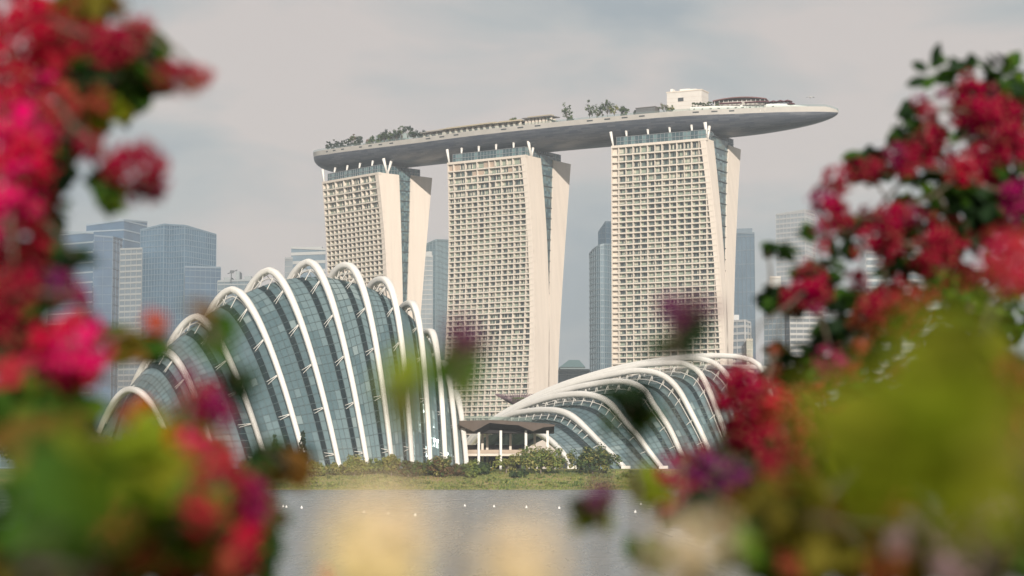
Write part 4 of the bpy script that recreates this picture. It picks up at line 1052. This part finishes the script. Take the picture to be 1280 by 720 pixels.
# ------------------------------------------------------------------ floats, marker, gull
FL = [(354,634),(358,634.5),(377,635.5),(455,641),(485.5,643),(519,645),(581,633),(617.5,634),(658,635),(699,636),(801,631),(794,641),(845,632.5),(300,640)]
proto = None
for i, (x, y) in enumerate(FL):
    d = ray(x, y); Y = -CAMZ/d.z; q = V(d.x*Y, Y, 0)
    if proto is None:
        r_ = thing('float', q, '', 'float'); m = MB()
        m.tube([q+V(0,0,z) for z in (-.1,-.05,.05,.15,.21)], [.04,.09,.12,.09,.03], 10); m.build('buoy_body', mat('white_plastic', (.85,.83,.80), .4), r_, smooth=True)
        m = MB(); m.tube([q+V(0,0,.2), q+V(0,0,.27)], .03, 6); m.build('top_ring', WHITE2, r_)
        proto = r_
    else:
        r_ = proto.copy(); COL.objects.link(r_); r_.location = q
        for ch in list(proto.children):
            c = ch.copy(); COL.objects.link(c); c.parent = r_
    tag(r_, ['leftmost of the paired white floats left of mid water','right one of the close pair of white floats','single white float just right of the close pair','white float below the fifth rib foot','white float below the seventh rib foot','white float below the ninth rib foot','white float below the last rib foot','white float below the pavilion left end','white float below the pavilion right end','white float below the broad bushes','upper white float right of the purple sprig','lower white float right of the purple sprig','rightmost white float beside the dark leaves','faint white float at far left by the red flowers'][i], 'float', 'small white floats on the water')
d = ray(735.5, 611); Y = -CAMZ/d.z; q = V(d.x*Y, Y, 0); r_ = thing('channel_marker', q, 'thin white marker post standing in the water near the far bank', 'marker post')
m = MB(); m.tube([q-V(0,0,.3), q+V(0,0,.1), q+V(0,0,.75)], [.38,.38,.26], 9); m.build('marker_base', WHITE, r_); m = MB(); m.tube([q+V(0,0,.7), q+V(0,0,1.75)], .11, 6); m.build('post', WHITE2, r_)
# gull
q = P(1013, 122, 300); r_ = thing('gull', q, 'white gull with dark wing tips gliding above the pointed deck tip', 'bird')
m = MB(); m.tube([q+V(.05,-.25,0), q+V(.03,-.15,.0), q, q+V(-.02,.15,0), q+V(-.04,.3,0)], [.02,.07,.10,.07,.015], 8)
WB = mat('white_feather', (.8,.78,.75), .7); BF = mat('dark_feather', (.05,.05,.05), .7)
for sg in (-1, 1):
    xs_ = [0,.18,.36,.5,.62]; zz_ = [.02,.12,.10,.04,-.02]; ch = [.16,.17,.13,.09,.02]
    for k in range(4):
        a = q+V(sg*xs_[k],0,zz_[k]); b = q+V(sg*xs_[k+1],0,zz_[k+1])
        m.hexa([a+V(0,-ch[k],-.012), b+V(0,-ch[k+1],-.012), b+V(0,ch[k+1],-.012), a+V(0,ch[k],-.012), a+V(0,-ch[k],.012), b+V(0,-ch[k+1],.012), b+V(0,ch[k+1],.012), a+V(0,ch[k],.012)], 1 if k >= 2 else 0)
m.build('gull_body', [WB, BF], r_)

#FOREGROUND
# ------------------------------------------------------------------ flowering plants close to the camera
BR_ = {
 'crimson': (.26,.0003,.032), 'red': (.42,.0006,.036), 'pink': (.68,.002,.14), 'salmon': (.40,.025,.045), 'orange': (.62,.07,.006), 'magenta': (.23,.0003,.075),
 'purple': (.13,.015,.10), 'mauve': (.38,.25,.32), 'rust': (.30,.06,.035), 'dull': (.24,.006,.028), 'cream': (.88,.72,.50), 'yellow': (.82,.68,.28)}
GLS = {'g': [mat('fg_leaf_green', (.034,.085,.008), .7, spec=.15, trans=.25), mat('fg_leaf_mid', (.075,.135,.010), .7, spec=.15, trans=.3)],
       'd': [mat('fg_leaf_dark', (.012,.030,.010), .7, spec=.15, trans=.15), mat('fg_leaf_green', (.034,.085,.008), .5)],
       'y': [mat('fg_leaf_lime', (.165,.215,.008), .7, spec=.15, trans=.35), mat('fg_leaf_yellow', (.17,.18,.010), .7, spec=.15, trans=.35)],
       'o': [mat('fg_leaf_olive', (.13,.11,.012), .7, spec=.15, trans=.3), mat('fg_leaf_bronze', (.16,.075,.015), .7, spec=.15, trans=.3)]}
def brmat(c): return mat('bract_'+c, BR_[c], .8, trans=.25, spec=.03)
CACHE = {}
def bract(m, o, ax, side, ln, wd, cup, mi=0):
    n = ax.cross(side).normalized(); rows = [(0,.12),(.28,.85),(.6,1.0),(.85,.55),(1.0,.04)]; i = len(m.v)
    for t, ww in rows:
        c = o + ax*ln*t + n*cup*ln*(t*t); e = side*wd*.5*ww
        m.v += [tuple(c-e+n*wd*.14*ww), tuple(c), tuple(c+e+n*wd*.14*ww)]
    for k in range(4):
        a = i+k*3; m.f += [(a,a+1,a+4,a+3),(a+1,a+2,a+5,a+4)]; m.m += [mi,mi]
def cluster_mesh(col, var):
    key = (col, var)
    if key in CACHE: return CACHE[key]
    rnd = random.Random(var*31+5); m = MB(); nfl = 40
    for k in range(nfl):
        d = rnd_unit(rnd).normalized(); c = d*rnd.uniform(.3,1.0)**.8*(1.25 if rnd.random() < .3 else 1.0)
        ax0 = (d + rnd_unit(rnd)*.5).normalized(); s0 = ax0.cross(rnd_unit(rnd)).normalized(); t0 = ax0.cross(s0)
        L_ = rnd.uniform(.26,.40)
        for j in range(3):
            a = j*2.094+rnd.uniform(-.2,.2); out = s0*math.cos(a)+t0*math.sin(a); ax = (ax0*.62+out*.8).normalized(); sd = ax.cross(ax0).normalized()
            bract(m, c, ax, sd, L_, L_*.82, .25)
        m.tube([c, c+ax0*L_*.6], [.03,.02], 4, 1); m.tube([c+ax0*L_*.58, c+ax0*L_*.62], [.035,.02], 5, 1)
    me = bpy.data.meshes.new('flower_cluster'); me.from_pydata(m.v, [], m.f); me.materials.append(brmat(col)); me.materials.append(mat('tiny_flower', (.45,.25,.12), .7, spec=.1))
    me.polygons.foreach_set('material_index', m.m); me.polygons.foreach_set('use_smooth', [True]*len(m.f)); me.update(); CACHE[key] = me; return me
class Plant:
    def __init__(s, name, base, label, cat, seed, leafsize=.03):
        s.root = thing(name, base, label, cat); s.base = Vector(base); s.rnd = random.Random(seed); s.leaves = {}; s.br = MB(); s.ls = leafsize; s.hubs = []
    def branch(s, q, r=.006):
        q = Vector(q); src = s.base
        if s.hubs:
            c = min(s.hubs, key=lambda h: (h-q).length); 
            if (c-q).length < (s.base-q).length: src = c
        mid = src.lerp(q, .5) + rnd_unit(s.rnd)*.06*(q-src).length + V(0,0,-.08*(q-src).length if src is s.base else 0)
        s.br.tube([src, src.lerp(mid,.5)+rnd_unit(s.rnd)*.01, mid, q], [r, r*.85, r*.7, r*.4], 5); s.hubs.append(q)
    def zone(s, x, y, rx, ry, d, n, kind='g', dep=1.0, ls=None, br=True):
        sc_ = d/FPX; c = P(x, y, d); R_ = V(rx*sc_, max(rx, ry)*sc_*dep, ry*sc_); m = s.leaves.setdefault(kind, MB())
        if br: s.branch(c)
        for k in range(int(n*(1.7 if d > 1.9 else 1.15))):
            q = rnd_unit(s.rnd); p = c + V(q.x*R_.x, q.y*R_.y, q.z*R_.z); sz = (ls or s.ls)*s.rnd.uniform(.6,1.25)
            nn = (rnd_unit(s.rnd)+V(0,-.3,.7)).normalized(); a = nn.cross(rnd_unit(s.rnd)).normalized(); b = nn.cross(a)
            bract(m, p-a*sz, a, b, sz*2, sz*1.15, .12, 0 if s.rnd.random() < .6 else 1)
    def cluster(s, x, y, r, d, col, br=True, squash=1.0):
        c = P(x, y, d); me = cluster_mesh(col, s.rnd.randrange(3)); o = bpy.data.objects.new('flower_cluster', me); COL.objects.link(o); o.parent = s.root
        o.location = c - s.base; k = r*d/FPX; o.scale = (k, k, k*squash); o.rotation_euler = (s.rnd.uniform(0,6.3), s.rnd.uniform(0,6.3), s.rnd.uniform(0,6.3))
        if br: s.branch(c, .004)
    def done(s):
        for k, m in s.leaves.items(): m.build('leaves', GLS[k], s.root, smooth=True)
        s.br.build('branches', BARK, s.root, smooth=True)

# right bougainvillea, about five metres away
rb = Plant('bougainvillea', V(2.3, 5.2, 1.28), 'large crimson-flowered climbing shrub filling the right edge of the view', 'flowering shrub', 5)
for i in range(3): rb.branch(P(1330-i*60, 640-i*130, 5.1), .02)
dR = 5.0
for (x, y, rx, ry, n, k) in [(1150,190,40,50,50,'d'),(1240,150,50,50,60,'d'),(1225,260,60,60,110,'d'),(1150,330,60,50,70,'d'),(1085,210,30,25,26,'d'),(1200,90,60,30,20,'d'),(1265,110,20,40,24,'g'),
    (1060,300,25,40,14,'d'),(1020,350,40,25,26,'d'),(960,376,18,16,14,'d'),(985,380,20,18,14,'d'),(1080,400,60,40,60,'d'),(1150,265,40,30,26,'g'),(1180,400,80,60,80,'g'),(1265,240,40,80,70,'d'),
    (1250,380,60,60,70,'g'),(1045,440,40,40,36,'d'),(1000,470,50,35,46,'d'),(1080,480,60,50,60,'d'),(950,560,50,50,60,'d'),(990,600,60,60,60,'d'),(930,620,50,40,50,'g'),(1020,540,60,50,50,'g'),
    (1010,295,6,10,4,'d'),(982,318,14,8,6,'d'),(960,312,5,10,3,'d'),(1140,150,12,20,8,'d'),(970,436,12,12,7,'o')]:
    rb.zone(x, y, rx, ry, dR + rb.rnd.uniform(-.25,.4), int(n*1.2), k, ls=.028, dep=.6)
for (x, y, r, c) in [(1048,222,19,'crimson'),(1030,250,17,'magenta'),(1042,268,19,'crimson'),(1030,290,13,'magenta'),(1012,358,24,'crimson'),(993,372,16,'crimson'),(1018,378,14,'magenta'),(1092,290,26,'crimson'),(1118,276,22,'crimson'),
    (1105,306,20,'crimson'),(1138,268,17,'magenta'),(1214,120,24,'crimson'),(1232,138,24,'crimson'),(1206,140,20,'crimson'),(1222,160,18,'magenta'),(1258,145,20,'crimson'),(1150,128,10,'magenta'),(1160,140,12,'crimson'),(1150,196,20,'crimson'),
    (1166,172,18,'crimson'),(1178,118,7,'magenta'),(1240,112,8,'magenta'),(1190,205,16,'crimson'),(1222,195,16,'crimson'),(1230,212,18,'crimson'),(1205,215,18,'red'),(1245,188,17,'crimson'),(1130,205,17,'crimson'),(1118,192,13,'magenta'),
    (1088,213,15,'crimson'),(1028,310,8,'red'),(1072,352,13,'crimson'),(1180,300,26,'dull'),(1160,320,22,'dull'),(1110,385,30,'dull'),(1080,392,18,'rust'),(1145,375,20,'dull'),(1042,455,20,'magenta'),(1060,460,14,'dull'),(1270,185,22,'crimson'),
    (1275,250,24,'magenta'),(1265,165,14,'crimson'),(1200,345,18,'dull'),(1075,432,10,'rust'),(1010,500,22,'dull'),(1035,520,24,'dull'),(1000,540,20,'dull'),(968,438,7,'rust'),(1135,190,12,'crimson')]:
    rb.cluster(x, y, r*1.2, dR - .6 + rb.rnd.uniform(-.2,.2), c)
# lower crimson sprays nearer
for (x, y, r, c) in [(912,478,22,'crimson'),(940,488,28,'crimson'),(905,500,16,'crimson'),(930,520,26,'crimson'),(962,505,24,'red'),(955,545,26,'crimson'),(925,548,16,'dull'),(985,535,22,'dull'),(868,572,15,'crimson'),(850,590,22,'magenta'),
    (835,608,18,'crimson'),(830,628,12,'crimson'),(905,600,18,'purple'),(885,585,20,'purple'),(900,570,18,'mauve'),(925,595,14,'purple')]:
    rb.cluster(x, y, r*1.3, 3.6 + rb.rnd.uniform(-.2,.2), c)
for (x, y, rx, ry, n, k) in [(945,570,50,40,40,'d'),(900,625,50,30,40,'d'),(870,640,40,25,22,'g'),(960,640,60,50,50,'g'),(880,600,30,20,16,'d'),(1000,520,50,40,24,'o')]:
    rb.zone(x, y, rx, ry, 4.1, n, k, ls=.03)
rb.done()

# near yellow-green shrub, right
ns = Plant('leafy_shrub', V(.95, 1.9, 1.28), 'soft yellow-green leafy shrub very close at the lower right', 'shrub', 6)
ns.branch(P(1250,720,1.4), .012)
for (x, y, rx, ry, d, n, k) in [(1155,525,75,55,.62,10,'y'),(1110,585,65,40,.64,8,'y'),(1220,470,55,40,.66,6,'y'),(1190,585,60,35,.7,7,'y'),(1120,560,110,70,2.0,50,'y'),(1200,480,70,60,2.1,50,'y'),(1080,600,60,40,2.2,40,'g'),(1060,670,80,50,2.2,40,'o'),(1000,650,60,50,1.8,18,'o'),(1265,560,40,80,1.9,36,'o'),(1195,415,40,30,1.2,5,'y'),
    (1265,640,40,60,2.2,70,'g'),(1270,500,40,60,2.4,60,'d'),(1110,690,140,40,2.2,90,'o'),(1000,690,90,40,2.2,60,'g'),(950,660,40,50,2.4,40,'o'),(1230,700,70,30,2.2,60,'g')]:
    ns.zone(x, y, rx, ry, d, n, k, ls=.026)
for (x, y, r, d, c) in [(1265,325,34,2.4,'salmon'),(1255,335,30,2.5,'pink'),(1155,664,24,2.0,'mauve'),(1125,680,14,2.0,'mauve'),(1215,655,20,2.0,'mauve'),(1242,636,22,2.0,'mauve'),(1185,708,20,2.0,'mauve'),(1235,700,20,2.4,'purple'),(1205,712,20,2.4,'mauve'),(1100,705,26,2.2,'rust'),
    (1190,620,30,2.0,'rust'),(975,585,26,2.6,'dull'),(1040,560,22,2.4,'rust'),(1085,520,22,2.5,'dull'),(1130,470,20,2.5,'dull'),(1120,640,22,2.2,'rust'),(1250,590,26,2.2,'rust'),(1265,470,24,2.3,'rust'),(1060,640,26,2.4,'rust'),(1020,600,26,2.6,'dull'),(1265,545,28,2.2,'rust'),(1000,700,24,2.4,'rust')]:
    ns.cluster(x, y, r*1.2, d-.3, c)
ns.done()

# left bougainvillea
lb = Plant('bougainvillea', V(-1.15, 3.1, 1.28), 'bright red and pink flowered climbing shrub filling the left edge of the view', 'flowering shrub', 7)
for i in range(3): lb.branch(P(-40+i*14, 620-i*190, 3.1), .018)
dL = 3.0
for (x, y, r, c) in [(15,15,34,'red'),(55,20,26,'red'),(20,60,34,'red'),(60,75,30,'salmon'),(5,105,36,'red'),(40,115,30,'pink'),(20,150,36,'pink'),(72,130,24,'salmon'),(0,190,36,'pink'),(30,200,32,'red'),(12,235,34,'pink'),(35,260,28,'red'),(5,285,34,'pink'),
    (30,300,26,'red'),(55,165,18,'pink'),(70,60,24,'red'),(0,330,30,'red'),(20,365,28,'dull'),(0,400,30,'dull'),(40,395,24,'dull'),(45,340,18,'crimson'),
    (110,180,20,'crimson'),(100,45,22,'dull'),(135,60,26,'crimson'),(158,50,22,'crimson'),(180,32,13,'salmon'),(210,92,17,'crimson'),(235,98,17,'dull'),(252,95,14,'salmon'),(240,108,10,'rust'),(122,125,18,'rust'),
    (150,205,20,'crimson'),(172,195,20,'crimson'),(192,210,20,'crimson'),(187,235,19,'crimson'),(165,240,15,'dull'),(145,215,14,'crimson'),(85,362,18,'magenta'),(100,372,12,'magenta'),(70,352,14,'purple')]:
    lb.cluster(x, y, r*1.22, dL - .3 + lb.rnd.uniform(-.15,.15), c)
for (x, y, r, c) in [(85,420,28,'red'),(110,435,24,'pink'),(70,450,24,'pink'),(100,460,26,'red'),(115,405,14,'magenta'),(60,430,20,'red'),(90,480,20,'dull'),(12,470,26,'salmon'),(30,485,20,'salmon'),(195,402,13,'orange'),(256,492,17,'crimson'),(272,505,17,'magenta'),
    (250,512,16,'crimson'),(280,522,14,'magenta'),(240,500,12,'red'),(180,518,17,'orange'),(165,520,15,'rust')]:
    lb.cluster(x, y, r*1.3, 2.5 + lb.rnd.uniform(-.2,.2), c)
for (x, y, rx, ry, n, k) in [(100,95,45,50,80,'d'),(135,110,50,45,60,'d'),(165,75,30,22,26,'g'),(178,110,22,14,14,'g'),(190,55,10,8,5,'d'),(85,30,40,30,40,'d'),(110,8,50,14,24,'o'),(95,165,34,20,26,'d'),(130,140,20,12,10,'y'),(60,230,25,90,60,'d'),(75,325,16,10,9,'d'),(98,325,8,6,3,'d'),
    (55,180,30,60,40,'d'),(130,225,16,18,12,'d'),(155,70,40,30,20,'d'),(40,360,40,60,50,'d'),(60,470,50,60,50,'d'),(138,425,14,10,8,'g'),(195,440,10,22,10,'d'),(160,435,10,14,5,'o'),(15,430,30,40,30,'d'),(200,85,14,16,7,'g'),(140,250,10,10,6,'g')]:
    lb.zone(x, y, rx, ry, dL + lb.rnd.uniform(-.2,.35), n, k, ls=.026, dep=.6)
lb.done()

# lower left leafy shrub
ll = Plant('leafy_shrub', V(-.62, 1.9, 1.28), 'blurred olive-green leafy shrub with red flowers at the lower left', 'shrub', 8)
ll.branch(P(120,720,1.7), .012)
for (x, y, rx, ry, d, n, k) in [(125,610,75,30,.72,5,'g'),(120,605,90,40,1.6,26,'y'),(150,640,80,40,1.7,26,'g'),(60,570,60,40,1.9,30,'o'),(190,630,80,45,1.8,32,'g'),(200,605,50,30,1.9,14,'y'),(60,640,90,70,1.7,44,'g'),(130,680,130,45,1.9,70,'g'),(230,610,40,50,2.2,30,'o'),(235,575,40,35,2.2,34,'o'),(215,560,45,22,2.4,24,'g'),
    (270,640,50,60,2.2,60,'d'),(300,690,40,40,2.4,54,'d'),(245,530,20,20,2.6,14,'g'),(20,520,60,30,2.4,50,'g'),(85,520,45,18,2.4,26,'g'),(325,650,20,30,2.4,16,'g'),(175,565,30,20,1.6,10,'y'),(30,700,60,40,2.2,60,'o'),(170,700,90,30,2.4,80,'d')]:
    ll.zone(x, y, rx, ry, d, n, k, ls=.026)
for (x, y, r, d, c) in [(262,575,26,2.2,'salmon'),(245,560,18,2.3,'pink'),(285,600,20,2.3,'dull'),(290,625,24,2.4,'red'),(278,650,20,2.4,'rust'),(305,665,22,2.4,'red'),(318,612,16,2.4,'magenta'),(322,640,18,2.4,'magenta'),(300,695,20,2.4,'dull'),(265,705,24,2.2,'rust'),(230,610,20,2.1,'rust'),
    (140,650,22,1.8,'rust'),(235,470,12,2.5,'magenta'),(248,640,20,2.0,'red'),(255,668,18,2.1,'dull'),(120,560,14,2.2,'rust'),(215,548,12,2.2,'orange'),(90,540,16,2.2,'dull'),(180,690,20,2.0,'rust'),(115,712,20,2.0,'dull'),(30,670,16,2.0,'rust'),(215,700,22,2.2,'dull'),(40,620,18,2.2,'rust')]:
    ll.cluster(x, y, r*1.35, d-.25, c)
ll.done()

# single sprigs reaching into the view
def sprig(bx, items, label, seed, d, cat='flowering shoot', ls=.022, name='flower_sprig'):
    pl = Plant(name, P(bx, 900, d).xy.to_3d()+V(0,0,1.28), label, cat, seed, ls)
    for it in items:
        if it[0] == 'c': pl.cluster(*it[1:])
        else: pl.zone(*it[1:])
    pl.done()
sprig(570, [('c',577,416,24,1.5,'purple'),('c',594,428,14,1.5,'purple'),('z',572,456,14,22,1.7,6,'g'),('z',590,440,10,14,1.7,2,'d')], 'faint purple and green sprig blurred over the middle hotel tower', 21, 1.7)
sprig(845, [('c',838,384,20,1.9,'purple'),('c',868,382,18,1.9,'purple'),('c',852,400,16,1.9,'purple'),('z',856,415,20,8,2.1,4,'d'),('z',842,440,26,12,2.0,6,'d'),('z',862,420,14,20,2.0,4,'d'),('c',890,386,12,1.8,'purple')], 'dark leafy sprig with purple blooms blurred over the widest hotel tower', 22, 2.0)
sprig(748, [('c',752,616,20,2.2,'purple'),('c',740,625,12,2.2,'purple'),('z',744,645,20,14,2.4,9,'y'),('z',740,640,16,12,2.4,8,'g')], 'small purple and lime sprig blurred over the water', 23, 2.4)
sprig(795, [('z',790,498,26,20,2.2,8,'d'),('z',775,525,26,16,2.2,6,'g'),('z',812,520,20,18,2.2,3,'g'),('z',800,610,20,12,2.6,8,'y'),('z',818,620,10,10,2.6,4,'y'),('z',818,690,26,14,2.6,10,'g')], 'dark green leafy sprig blurred before the low conservatory', 24, 2.3)
sprig(350, [('z',352,572,30,10,2.6,13,'d'),('z',330,590,20,12,2.6,8,'d'),('z',365,590,20,18,2.4,6,'o'),('z',270,425,30,16,1.9,4,'g'),('z',305,480,20,12,2.0,3,'d'),('z',258,400,20,14,1.9,3,'o')], 'dark leafy sprig blurred before the left end of the tall dome', 25, 2.5)
sprig(508, [('z',505,488,22,12,1.2,2,'y'),('z',490,508,14,10,1.2,1,'y'),('z',520,502,10,10,1.2,1,'g')], 'faint lime leaves blurred over the right half of the tall dome', 26, 1.2)
for i, (x, y, r, d, lb_) in enumerate([(468,672,74,.74,'pale yellow flower head very close, left of two at the bottom edge'),(648,700,60,.74,'pale yellow flower head very close, right of two at the bottom edge'),(868,694,48,.8,'cream flower head close to the bottom edge beside the right shrub')]):
    sprig(x, [('c',x,y,r*.95,d,'cream'),('c',x,y+14,r*.9,d*1.03,'cream'),('c',x-r*.45,y+14,r*.5,d,'cream'),('c',x+r*.4,y+16,r*.5,d,'cream'),('c',x,y+62,r*.9,d,'yellow' if i < 2 else 'cream'),('z',x,790,60,30,d,6,'g')], lb_, 40+i, d, 'flower', .012, 'yellow_flower')
sprig(395, [('c',402,722,11,2.0,'pink')], 'tiny pink bloom at the bottom edge left of the pale yellow flowers', 50, 2.0)

# ------------------------------------------------------------------ haze
hz = MB(); hz.hexa([(-2600,-60,-2),(2600,-60,-2),(2600,2300,-2),(-2600,2300,-2),(-2600,-60,290),(2600,-60,290),(2600,2300,290),(-2600,2300,290)])
hm = bpy.data.materials.new('haze_air'); hm.use_nodes = True; t = hm.node_tree; t.nodes.clear()
o = t.nodes.new('ShaderNodeOutputMaterial'); pvn = t.nodes.new('ShaderNodeVolumePrincipled'); pvn.inputs['Color'].default_value = (.86,.92,1.0,1); pvn.inputs['Density'].default_value = .00013; pvn.inputs['Anisotropy'].default_value = .0
t.links.new(pvn.outputs[0], o.inputs['Volume'])
tag(hz.build('haze', hm), 'thin pale haze over the bay', 'haze', kind='stuff')
